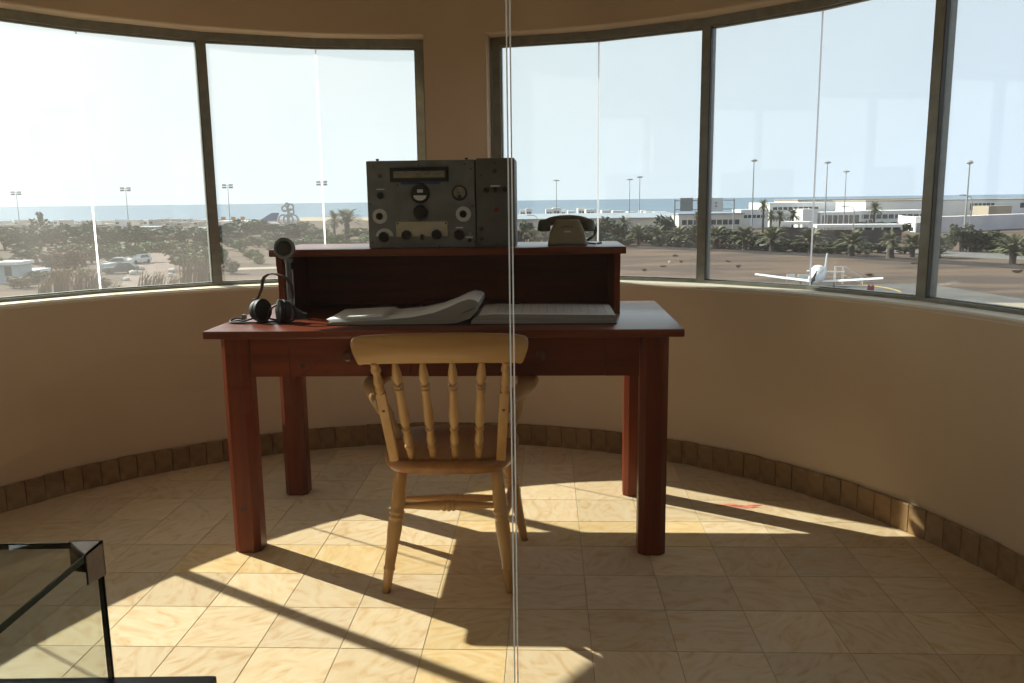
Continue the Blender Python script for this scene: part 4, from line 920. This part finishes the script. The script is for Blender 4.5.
ORD = ['first', 'second', 'third', 'fourth', 'fifth', 'sixth', 'seventh', 'eighth', 'ninth']
for k_, (x, y, top, rr) in enumerate([(638, 245, 236, 15), (657.5, 246, 237, 16), (679, 247, 237.5, 16), (696, 247.5, 237.5, 17), (716, 248.5, 238.5, 17), (745, 250, 240, 19), (772, 251.5, 241, 20), (811, 253, 243, 20), (852, 256, 245, 20), (912, 257, 247, 18), (938, 258, 248, 16), (1013, 264, 252.5, 24)]):
    palm(x, y, top, rr, False, ORD[8-k_] + ' short stout palm counting from the bare-trunked palm towards the sign gantry' if k_ < 9 else ['short palm close beside the bare-trunked palm', 'short palm half hidden by the window mullion beside the airport road', 'large spreading short palm standing alone beyond the apron'][k_-9], GP_)
palm(891, 258.5, 240, 13, True, 'palm with bare trunk standing in the row of short palms', tw=1.5)
palm(545, 245, 238, 13, False, 'short palm right behind the telephone handset', GP_); palm(533, 245, 237.5, 12, False, 'short palm between the power unit and the telephone', GP_)
palm(763.5, 240, 205, 9, True, 'tall thin palm rising above the white terminal roof')
for x, y, top, rr in [(771, 236, 215, 8), (780, 236, 216, 9), (793, 236, 215, 10)]: palm(x, y, top, rr, True, 'middle-sized palm standing before the white terminal wall', 'palms before the white terminal')
palm(874.5, 241, 208, 10, True, 'tall palm standing alone before the long terminal building')
palm(624, 243, 223, 11, True, 'shaggy palm between the telephone and the road sign gantry')
palm(697, 240, 215, 6, True, 'small round-headed palm behind the road sign gantry')
palm(334, 240, 219, 12, True, 'round-headed palm beside the bushy palm near the ring sculpture', tw=0.9)
palm(347, 240, 223, 19, False, 'bushy palm with drooping crown near the ring sculpture', tw=1.4)

# floodlight masts
def mast(x, ytop, d, kind, label, group=None, hw=None):
    p = GD(x, d); h = zat(x, ytop, d) - ZG
    t = thing('floodlight_mast', label, 'light mast', p, 0, group)
    bm = B(); tube(bm, [(0, 0, 0), (0, 0, h*0.5), (0, 0, h)], [0.20, 0.15, 0.10], 8); part('pole', bm, 'galv', t)
    if kind == 'bar':
        bm = B(); wb = 4.6*d/F; box(bm, (0, 0, h), (2*wb, 0.15, 0.18)); box(bm, (0, 0, h-0.9), (1.7*wb, 0.12, 0.15)); part('crossbar', bm, 'galv', t, False)
        for s in (-0.92, -0.5, 0.5, 0.92):
            for z in (0.25, -0.75):
                bm = B(); box(bm, (s*wb, -0.25, h+z), (0.75, 0.5, 0.6), Matrix.Rotation(R(25), 3, 'X')); part('floodlight', bm, 'signback', t, False)
    else:
        bm = B(); rr = 3.3*d/F; turned(bm, (0, 0, h-0.25), (0, 0, h+0.35), [(0, rr*0.5), (0.25, rr), (0.55, rr), (1, rr*0.25)], 14); part('lamp_ring', bm, 'galv', t)
LM, GM = 'slim floodlight mast with a crossbar of lamps above the trees', 'floodlight masts above the trees'
for x, y, d in ((17.5, 192.5, 370), (127, 188.5, 360), (229, 185.5, 340), (323, 182.5, 320)): mast(x, y, d, 'bar', LM, GM)
LM, GM = 'slim floodlight mast with a round lamp head by the shore road', 'round-headed masts by the shore road'
for x, y, d in ((556.5, 180.5, 330), (629.5, 179.5, 335), (639.5, 177, 290)): mast(x, y, d, 'ring', LM, GM)
LM, GM = 'tall slim floodlight mast by the white terminal', 'round-headed masts by the terminal'
for x, y, d in ((752.5, 160.5, 190), (825.5, 162.5, 200), (844.5, 171.5, 235)): mast(x, y, d, 'ring', LM, GM)
mast(966.5, 162.5, GR(965, 251).y, 'ring', 'tall floodlight mast beside the airport road, before the pale curved wall')
def street_lamp(x, yb, ytop, s, label, group):
    p = GR(x, yb); h = zat(x, ytop, p.y) - ZG; t = thing('street_lamp', label, 'street lamp', p, 0, group)
    bm = B(); tube(bm, [(0, 0, 0), (0, 0, h*0.9), (s*0.3, 0, h*0.97), (s*1.2, 0, h)], [0.10, 0.08, 0.07, 0.06], 7); part('post', bm, 'galv', t)
    bm = B(); box(bm, (s*1.6, 0, h), (1.0, 0.35, 0.18), None, 0.05); part('lamp', bm, 'galv', t)
for x, yb, yt, s in ((852, 250, 206, -1), (968, 252, 195, -1), (537, 243, 215, -1), (702, 240, 208, 1)): street_lamp(x, yb, yt, s, 'curved-arm street lamp along the airport road', 'street lamps along the airport road')

# road sign gantry
gl_, gr_ = GR(673.5, 241.5), GR(733.5, 241); gm = (gl_+gr_)/2; d = gm.y
gan = thing('sign_gantry', 'steel road sign gantry spanning the road, seen from behind', 'road sign', (gm.x, gm.y, ZG), 0)
zt1, zt2 = zat(700, 200.5, d)-ZG, zat(700, 209.3, d)-ZG
for p in (gl_, gr_):
    bm = B(); tube(bm, [(p.x-gm.x, 0, 0), (p.x-gm.x, 0, zt1+0.3)], 0.17, 8); part('post', bm, 'galv', gan)
for z in (zt1, zt2):
    bm = B(); box(bm, (0, 0, z), ((gr_-gl_).length, 0.18, 0.18)); part('beam', bm, 'galv', gan, False)
for x0, x1, mt in ((680, 692.5, 'signback'), (697, 706, 'signback'), (709, 722.5, 'signface')):
    a, b = dep(x0, 198, d), dep(x1, 211, d); cx_, w_ = (a.x+b.x)/2-gm.x, b.x-a.x
    bm = B(); box(bm, (cx_, -0.25, (a.z+b.z)/2-ZG), (w_, 0.1, a.z-b.z)); sg = part('sign_panel', bm, mt, gan, False)
    if mt == 'signback':
        for k in range(4):
            bm = B(); box(bm, (cx_ - w_/2 + w_*(k+0.5)/4, -0.36, (a.z+b.z)/2-ZG), (0.10, 0.12, (a.z-b.z)*1.02)); part('stiffener', bm, 'galv', sg, False)
        for q in (0.25, 0.75):
            bm = B(); box(bm, (cx_, -0.42, b.z-ZG + (a.z-b.z)*q), (w_, 0.08, 0.10)); part('stiffener', bm, 'galv', sg, False)
    else:
        for q in (0.38, 0.62):
            bm = B(); box(bm, (cx_, -0.32, b.z-ZG + (a.z-b.z)*q), (w_*0.16, 0.05, w_*0.16)); part('sign_mark', bm, 'signback', sg, False)

# buildings
def building(name, label, x0, x1, ytop, d, deep, mt, roof=None, bands=(), group=None, parapet=0.35, door=None):
    a, b = dep(x0, ytop, d), dep(x1, ytop, d); cx_ = (a.x+b.x)/2; w_ = b.x-a.x; h = (a.z+b.z)/2 - ZG
    t = thing(name, label, 'building', (cx_, d + deep/2, ZG), 0, group)
    bm = B(); box2(bm, (-w_/2, -deep/2, 0), (w_/2, deep/2, h-parapet)); part('walls', bm, mt, t, False)
    bm = B(); ov = 0.25 if roof else 0.0; box2(bm, (-w_/2-ov, -deep/2-ov, h-parapet), (w_/2+ov, deep/2+ov, h)); part('roof', bm, roof or mt, t, False)
    for (u0, u1, v0, v1, n) in bands:                        # window rows: n panes between fractions of width and height
        for k in range(n):
            q0 = u0 + (u1-u0)*k/n; q1 = u0 + (u1-u0)*(k+0.8 if n > 1 else 1)/n
            bm = B(); box2(bm, (-w_/2 + w_*q0, -deep/2-0.06, h*v0), (-w_/2 + w_*q1, -deep/2+0.1, h*v1)); part('window', bm, 'bglass', t, False)
    return t
building('terminal_building', 'white flat-roofed terminal building with a row of small windows', 770, 836, 202.5, 250, 22, 'white', None, [(0.05, 0.75, 0.70, 0.82, 9)])
building('terminal_annex', 'lower white block at the end of the white terminal', 741, 768.5, 209.5, 240, 9.5, 'white', None, [(0.1, 0.9, 0.55, 0.72, 5)])
building('terminal_stair_block', 'small white stair block in front of the white terminal', 803, 818, 209, 238, 8, 'white')
building('terminal_hall', 'long terminal hall with tan flat roof and dark glazing behind the white terminal', 798, 932, 198.8, 336, 30, 'offwhite', 'tanroof', [(0.02, 0.98, 0.62, 0.82, 16)])
building('glazed_wing', 'grey glazed wing at the corner of the white terminal', 821, 862, 212, 238, 10, 'white', None, [(0.04, 0.96, 0.15, 0.80, 7)])
building('terminal_hall', 'long white terminal hall with tan roof behind the pale curved wall', 866, 1075, 199.2, 300, 30, 'white', 'tanroof', [(0.50, 0.62, 0.45, 0.80, 6), (0.74, 0.98, 0.55, 0.80, 10)])
building('terminal_block', 'tan box-shaped block on the front of the long terminal hall', 989, 1012, 205.8, 285, 10, 'tanroof', None)
building('terminal_low_wing', 'low white wing with a dark strip window under the long terminal hall', 850, 935, 210.5, 275, 14, 'white', None, [(0.02, 0.9, 0.35, 0.70, 12)])
# curved wall building
bm = B(); fr_pts = [GR(x, y) for x, y in ((900, 229), (904, 231), (915, 232.3), (930, 232.6), (950, 232.2), (975, 231), (1000, 229.5), (1040, 227.5), (1080, 226))]
hcw = zat(915, 217, 200) - ZG
dirn = [Vector((p.x*0.02, 6.0, 0)) for p in fr_pts]
cw_c = fr_pts[3]
cw = thing('curved_building', 'pale lilac curved windowless building along the airport road', 'building', (cw_c.x, cw_c.y, ZG))
ptsw = [(p.x-cw_c.x, p.y-cw_c.y) for p in fr_pts] + [((p+q).x-cw_c.x, (p+q).y-cw_c.y) for p, q in reversed(list(zip(fr_pts, dirn)))]
prism(bm, ptsw, 0.0, hcw); part('wall', bm, 'lilac', cw, False)
bm = B(); pp = GR(917.5, 232.4) - cw_c; box2(bm, (pp.x-0.5, pp.y-0.15, 0), (pp.x+0.5, pp.y+0.5, 2.3)); part('door', bm, 'signback', cw, False)
# parking canopies with a stone wall below
for x0, x1, y0, y1, d in ((783, 810, 221.3, 221.8, 168), (816, 900, 222.8, 225.8, 160)):
    a, b = dep(x0, y0, d), dep(x1, y1, d-3); n = max(3, int((b-a).length/1.6)); m_ = (a+b)/2
    t = thing('parking_canopy', 'short white parking canopy below the white terminal' if x1 < 815 else 'long white parking canopy reaching the pale curved building', 'canopy', (m_.x, m_.y, ZG))
    an = math.atan2(b.y-a.y, b.x-a.x); L_ = (b-a).length; t.rotation_euler.z = an
    hz = m_.z - ZG
    bm = B(); box2(bm, (-L_/2, -1.5, hz-0.55), (L_/2, 3.0, hz)); part('roof', bm, 'white', t, False)
    for k in range(n+1):
        bm = B(); box(bm, (-L_/2 + L_*k/n, -1.2, (hz-0.55)/2), (0.3, 0.3, hz-0.55)); part('post', bm, 'white', t, False)
    bm = B(); box2(bm, (-L_/2, -1.7, 0), (L_/2, -1.45, hz*0.72)); part('stone_wall', bm, 'darkwall', t, False)
# long low roofs and shore houses
a, b = dep(517, 215, 250), dep(676, 215, 250)
lr = thing('long_shed', 'long low shed with sloping blue-grey roof behind the palm row', 'building', ((a.x+b.x)/2, 256, ZG)); w_ = b.x-a.x
z0_, z1_ = zat(600, 218, 250)-ZG, zat(600, 213, 262)-ZG
bm = B(); box2(bm, (-w_/2, -6, 0), (w_/2, 6, z0_)); part('walls', bm, 'offwhite', lr, False)
bm = B(); ngon_prism(bm, [(-w_/2-0.5, -6.6, z0_), (-w_/2-0.5, 6.6, z1_), (-w_/2-0.5, 6.6, z1_-0.3), (-w_/2-0.5, -6.6, z0_-0.3)], (w_+1, 0, 0)); part('roof', bm, 'greyroof', lr, False)
LS, GS = 'small white shore house between the blue-grey roof and the sea', 'white shore houses'
for x0, x1, yt in ((520, 526, 210), (526, 532, 208.4), (546, 553, 209), (553, 561, 207.8), (561, 566, 210), (578, 586, 208.2), (586, 596, 209.2), (602, 611, 210.2), (613, 624, 210.8), (628, 636, 211.4), (641, 646, 210.6), (646, 652, 211.6), (568, 575, 210.8), (655, 668, 211.8)):
    t = building('shore_house', LS, x0, x1, yt, random.uniform(400, 435), 8, 'white', None, [(0.15, 0.85, 0.4, 0.68, 2)], GS)
LS, GS = 'small white shore house between the tree belt and the sea', 'pale shore houses'
rn = random.Random(11)
for k in range(44):
    x = -25 + k*5.6 + rn.uniform(-0.2, 0.2); wd_ = rn.uniform(3.6, 5.2); yt = 222.0 - x*0.0085 + rn.uniform(-2.0, 3.2)
    hm = rn.choice(['white', 'offwhite', 'offwhite']); building('shore_house', LS if hm == 'white' else 'small sand-coloured shore house between the tree belt and the sea', x, x+wd_, yt, rn.uniform(330, 425), 8, hm, None, [(0.15, 0.85, 0.4, 0.68, 2)], GS)
building('warehouse', 'pale low warehouse seen under the beams of the sign gantry', 679, 744, 213.2, 235, 12, 'offwhite', 'greyroof', [(0.05, 0.95, 0.3, 0.6, 10)])
building('warehouse', 'long pale warehouse with grey roof among the tree belt', 131, 154, 227, 260, 12, 'offwhite', 'greyroof')
t = building('poster_hall', 'pale hall carrying orange boards behind the green bushes', 214, 252, 221.0, 302, 12, 'white', None)
for u in (-0.28, 0.02, 0.3):
    bm = B(); box(bm, (u*12, -6.1, 3.6), (1.6, 0.1, 1.2)); part('board', bm, 'orange', t, False)
building('site_cabin', 'pale blue flat-roofed cabin among the bushes below the masts', -6, 16, 262, GR(8, 284).y, 3, 'bluepaint', 'white', [(0.45, 0.75, 0.35, 0.8, 1)])
building('site_cabin', 'small pale blue cabin partly behind the reeds', 22, 34, 270, GR(28, 283).y+4, 3, 'bluepaint', 'white', [(0.3, 0.6, 0.4, 0.8, 1)])
building('site_cabin', 'white cabin next to the parked cars', 99, 107, 264, GR(105, 272).y, 3, 'bluepaint', None)

# ring sculpture
p = GD(287.5, 280); ht_ = zat(287, 203, 280) - ZG; sc_ = 280/F
scu = thing('ring_sculpture', 'open metal sculpture of stacked rings rising above the trees', 'sculpture', p)
z_of = lambda y: zat(287, y, 280) - ZG
def hoop(x, y, r, name='ring'):
    bm = B(); c = Vector(((x-287.5)*sc_, 0, z_of(y))); tube(bm, [c + Vector((math.cos(k*math.tau/20)*r*sc_, 0, math.sin(k*math.tau/20)*r*sc_)) for k in range(20)], 0.30, 6, True); part(name, bm, 'galv', scu)
for x in (282.5, 287.5, 292.5): hoop(x, 219.5, 4.6)
for x, y, r_ in ((284.5, 208.5, 2.6), (290.5, 207, 2.8), (291, 211.5, 2.4), (287, 205, 1.8)): hoop(x, y, r_)
bm = B(); tube(bm, [(0, 0, 0), (0, 0, z_of(204))], 0.25, 8); part('mast', bm, 'galv', scu)
bm = B(); tube(bm, [(-5.5*sc_, 0, z_of(210)), (3*sc_, 0, z_of(210.5))], 0.2, 6); part('arm', bm, 'galv', scu)

# parked airliner with blue tail beyond the trees
ap = GD(262, 285); al = thing('commuter_plane', 'parked white commuter plane with blue tail fin beyond the trees', 'aircraft', ap, R(8))
zb = 1.7
bm = B(); turned(bm, (-9, 0, zb), (6, 0, zb), [(0, 0.1), (0.05, 0.7), (0.15, 1.1), (0.65, 1.1), (0.9, 0.6), (1, 0.2)], 16); part('fuselage', bm, 'plane', al)
zt_ = zat(267, 213, 285) - ZG
bm = B(); ngon_prism(bm, [(-1.5, -0.12, zb+1.2), (4.5, -0.12, zb+1.2), (5.5, -0.12, zt_), (3.0, -0.12, zt_)], (0, 0.24, 0)); part('tail_fin', bm, 'tailblue', al, False)
bm = B(); ngon_prism(bm, [(-4, 0, zb-0.6), (-1, 0, zb-0.6), (0.5, -8, zb+0.1), (-1, -8, zb+0.1)], (0, 0, 0.25)); ngon_prism(bm, [(-4, 0, zb-0.6), (-1, 0, zb-0.6), (0.5, 8, zb+0.1), (-1, 8, zb+0.1)], (0, 0, 0.25)); part('wing', bm, 'plane', al, False)
for x, y in ((-7, 0), (-2, -1.5), (-2, 1.5)):
    bm = B(); tube(bm, [(x, y, 0.45), (x, y, zb-0.55)], 0.12, 6); lgr = part('landing_gear', bm, 'galv', al)
    bm = B(); turned(bm, (x, y-0.3, 0.45), (x, y+0.3, 0.45), [(0, 0.44), (1, 0.44)], 12); part('wheel', bm, 'tyre', lgr)

# vehicles
def car(name, label, p, rz, L_, W_, Hh, mt, van=False, group=None):
    t = thing(name, label, 'car' if not van else 'van', p, rz, group)
    bm = B(); rs = []
    prof = [(-0.5, 0.25, 0.30), (-0.49, 0.2, 0.5), (-0.3, 0.18, 0.58), (-0.14, 0.18, 0.60), (0.0, 0.18, 0.97), (0.05, 0.18, 1.0), (0.32, 0.18, 0.98), (0.45, 0.2, 0.66), (0.5, 0.25, 0.6)] if not van else [(-0.5, 0.25, 0.45), (-0.47, 0.2, 0.55), (-0.36, 0.18, 0.92), (-0.3, 0.18, 1.0), (0.48, 0.18, 1.0), (0.5, 0.2, 0.95)]
    for u, zb_, zt2_ in prof:
        k = 0.80 if zt2_ > 0.7 else 1.0
        rs.append([Vector((u*L_, s*W_/2*q, z*Hh)) for s, q, z in ((-1, 1, zb_), (1, 1, zb_), (1, 1, min(0.6, zt2_)), (1, k, zt2_), (-1, k, zt2_), (-1, 1, min(0.6, zt2_)))])
    rings(bm, rs); part('body', bm, mt, t, False)
    for s in (-1, 1):
        bm = B(); ngon_prism(bm, [(0.01*L_, s*W_*0.445, Hh*0.90), (0.30*L_, s*W_*0.445, Hh*0.90), (0.38*L_, s*W_*0.50, Hh*0.64), (-0.08*L_, s*W_*0.50, Hh*0.64)], (0, s*0.03, 0)); part('side_window', bm, 'bglass', t, False)
        for u in (-0.31, 0.31):
            bm = B(); turned(bm, (u*L_, s*W_*0.40, 0.31), (u*L_, s*W_*0.51, 0.31), [(0, 0.31), (1, 0.31)], 14); part('wheel', bm, 'tyre', t)
    return t
car('car', 'silver car parked beside the white cabin', GR(114.5, 267.5), R(12), 4.1, 1.75, 1.45, 'carpaint')
car('car', 'dark car parked in front of the silver car', GR(121, 273.5), R(10), 4.1, 1.75, 1.45, 'cardark')
car('car', 'pale car parked at the edge of the dirt lot, half behind a bush', GR(138, 263.5), R(70), 4.1, 1.75, 1.45, 'white')
car('shuttle_van', 'white van on the far side of the tree belt', GD(197, 230) , R(175), 5.6, 2.2, 2.6, 'plane', True)
for k, (x, y, s) in enumerate([(173, 272.5, 0.8), (172, 277, 0.7), (143, 258, 0.9), (145, 262, 0.9), (141, 270, 0.8), (134, 275, 0.9), (126, 281, 0.7), (182, 280, 0.6), (236, 266.5, 0.8), (670, 262.5, 0.35)]):
    p = GR(x, y); bm = B(); bmesh.ops.create_icosphere(bm, subdivisions=2, radius=s*0.7)
    for v in bm.verts: v.co *= random.uniform(0.8, 1.2)
    for v in bm.verts: v.co.z = max(v.co.z*0.7 + 0.25*s, 0)
    o = part('boulder', bm, 'rock', None, False, (p.x, p.y, p.z)); tag(o, 'pale boulder lying at the edge of the dirt lot' if x < 400 else 'small pale stone on the bare field', 'rock', 'pale boulders' if x < 400 else None)

# light aircraft facing the tower
pp = GR(816, 291.0); PA = math.atan2(-pp.x, pp.y) - R(9)
pl = thing('light_aircraft', 'white low-wing propeller aircraft parked on the edge of the apron', 'aircraft', (pp.x, pp.y, ZG+0.03), PA)   # local -Y is the nose
ns = 18
def pring(y, w_, zlo, zhi): return [Vector((math.cos(k*math.tau/ns)*w_, y, (zlo+zhi)/2 + math.sin(k*math.tau/ns)*(zhi-zlo)/2)) for k in range(ns)]
bm = B(); rings(bm, [pring(-1.9, 0.22, 1.0, 1.45), pring(-1.8, 0.42, 0.8, 1.62), pring(-1.2, 0.55, 0.7, 1.78), pring(-0.5, 0.6, 0.68, 1.85), pring(0.2, 0.62, 0.68, 2.05), pring(1.0, 0.6, 0.7, 2.05), pring(2.2, 0.45, 0.85, 1.85), pring(4.2, 0.22, 1.05, 1.55), pring(5.6, 0.08, 1.15, 1.4)]); fu = part('fuselage', bm, 'plane', pl, 'all')
bm = B(); rings(bm, [pring(-0.65, 0.50, 1.55, 1.86), pring(-0.1, 0.56, 1.6, 2.28), pring(0.6, 0.55, 1.6, 2.38), pring(1.4, 0.50, 1.6, 2.30), pring(2.0, 0.35, 1.6, 1.95)]); part('canopy', bm, 'plane', fu, 'all')
bm = B(); face(bm, (-0.38, -0.44, 1.86), (0.38, -0.44, 1.86), (0.33, -0.12, 2.24), (-0.33, -0.12, 2.24)); part('windscreen', bm, 'bglass', fu, False)
for s in (-1, 1):
    bm = B(); rs = []
    for u, cd, z in ((0.0, 1.75, 0.82), (0.5, 1.6, 1.05), (1.0, 1.15, 1.32)):
        x = s*(0.35 + u*5.35); y0 = -0.35 + 0.15*u
        rs.append([Vector((x, y0, z)), Vector((x, y0+0.12*cd, z+0.11)), Vector((x, y0+0.5*cd, z+0.12)), Vector((x, y0+cd, z+0.02)), Vector((x, y0+cd, z-0.02)), Vector((x, y0+0.4*cd, z-0.10)), Vector((x, y0+0.1*cd, z-0.08))])
    rings(bm, rs); part('wing', bm, 'plane', pl, True)
    bm = B(); ngon_prism(bm, [(s*0.05, 4.5, 1.35), (s*1.75, 4.75, 1.38), (s*1.75, 5.45, 1.38), (s*0.05, 5.6, 1.35)], (0, 0, 0.08)); part('tailplane', bm, 'plane', pl, False)
    bm = B(); tube(bm, [(s*1.5, 0.5, 0.9), (s*1.5, 0.5, 0.25)], 0.07, 8); lg_ = part('landing_gear', bm, 'galv', pl)
    bm = B(); turned(bm, (s*1.5-0.09, 0.5, 0.22), (s*1.5+0.09, 0.5, 0.22), [(0, 0.16), (0.15, 0.22), (0.85, 0.22), (1, 0.16)], 14); part('wheel', bm, 'tyre', lg_)
bm = B(); ngon_prism(bm, [(-0.05, 4.3, 1.45), (-0.05, 5.5, 1.4), (-0.05, 5.85, 3.15), (-0.05, 5.2, 3.15)], (0.10, 0, 0)); part('tail_fin', bm, 'plane', pl, False)
bm = B(); tube(bm, [(0, -1.5, 0.8), (0, -1.55, 0.25)], 0.06, 8); lg_ = part('landing_gear', bm, 'galv', pl)
bm = B(); turned(bm, (-0.08, -1.55, 0.2), (0.08, -1.55, 0.2), [(0, 0.14), (0.15, 0.2), (0.85, 0.2), (1, 0.14)], 14); part('wheel', bm, 'tyre', lg_)
bm = B(); turned(bm, (0, -1.85, 1.22), (0, -2.2, 1.22), [(0, 0.2), (0.5, 0.17), (1, 0.03)], 14); part('spinner', bm, 'tyre', pl)
for s in (-1, 1):
    bm = B(); a_ = R(68); u = Vector((math.cos(a_)*s, 0, math.sin(a_)*s)); v_ = Vector((-u.z, 0, u.x)); c = Vector((0, -2.02, 1.22))
    ngon_prism(bm, [c + v_*0.08, c - v_*0.08, c + u*0.45 - v_*0.09, c + u*0.85 - v_*0.03, c + u*0.85 + v_*0.03, c + u*0.45 + v_*0.09], (0, 0.04, 0)); part('propeller_blade', bm, 'tyre', pl, False)
# aircraft steps, white boards and extinguisher on the apron
sp0 = GR(843, 284); st = thing('access_steps', 'white tubular access steps with handrails behind the light aircraft', 'steps', (sp0.x, sp0.y, ZG), R(-10))
for s in (-0.4, 0.4):
    bm = B(); tube(bm, [(-1.1, s, 0.0), (-1.1, s, 2.35), (0.1, s, 2.35), (2.4, s, 0.9), (2.4, s, 0)], 0.05, 6); part('handrail', bm, 'plane', st)
    bm = B(); tube(bm, [(-0.1, s, 0.0), (-0.1, s, 2.3)], 0.04, 6); part('upright', bm, 'plane', st)
for k in range(4):
    bm = B(); box(bm, (0.2 + k*0.55, 0, 1.15 - k*0.28), (0.35, 0.85, 0.05)); part('step', bm, 'galv', st, False)
st.scale = (0.75, 0.75, 0.75)
for x, w_, h_ in ((790.5, 0.42, 0.75), (803, 0.55, 0.75)):
    p = GR(x, 284.5); bt = thing('fence_board', 'narrow white board standing behind the aircraft wing' if x < 795 else 'wide white board standing between the aircraft wing and nose', 'board', p)
    top = zat(x, 274.2, p.y) - ZG
    bm = B(); box2(bm, (-w_, -0.04, 0.5), (w_, 0.04, top)); part('panel', bm, 'plane', bt, False)
    for s in (-1, 1):
        bm = B(); box2(bm, (s*w_*0.9-0.03, -0.03, 0), (s*w_*0.9+0.03, 0.03, 0.5)); part('leg', bm, 'galv', bt, False)
ep = GR(870.5, 292); ex = thing('fire_extinguisher', 'red wheeled fire extinguisher standing on the apron', 'fire extinguisher', (ep.x, ep.y, ZG+0.03))
for s in (-0.2, 0.2):
    bm = B(); turned(bm, (s, 0, 0.06), (s, 0, 0.66), [(0, 0.16), (0.08, 0.18), (0.8, 0.18), (0.93, 0.10), (1, 0.05)], 12); part('cylinder', bm, 'redpaint', ex)
    bm = B(); turned(bm, (s*1.6-0.03, 0.05, 0.12), (s*1.6+0.03, 0.05, 0.12), [(0, 0.12), (1, 0.12)], 12); part('wheel', bm, 'tyre', ex)
bm = B(); tube(bm, [(-0.3, 0.1, 0.1), (-0.3, 0.12, 0.85), (0.3, 0.12, 0.85), (0.3, 0.1, 0.1)], 0.025, 6); part('frame', bm, 'redpaint', ex); ex.scale = (0.8, 0.8, 0.95)
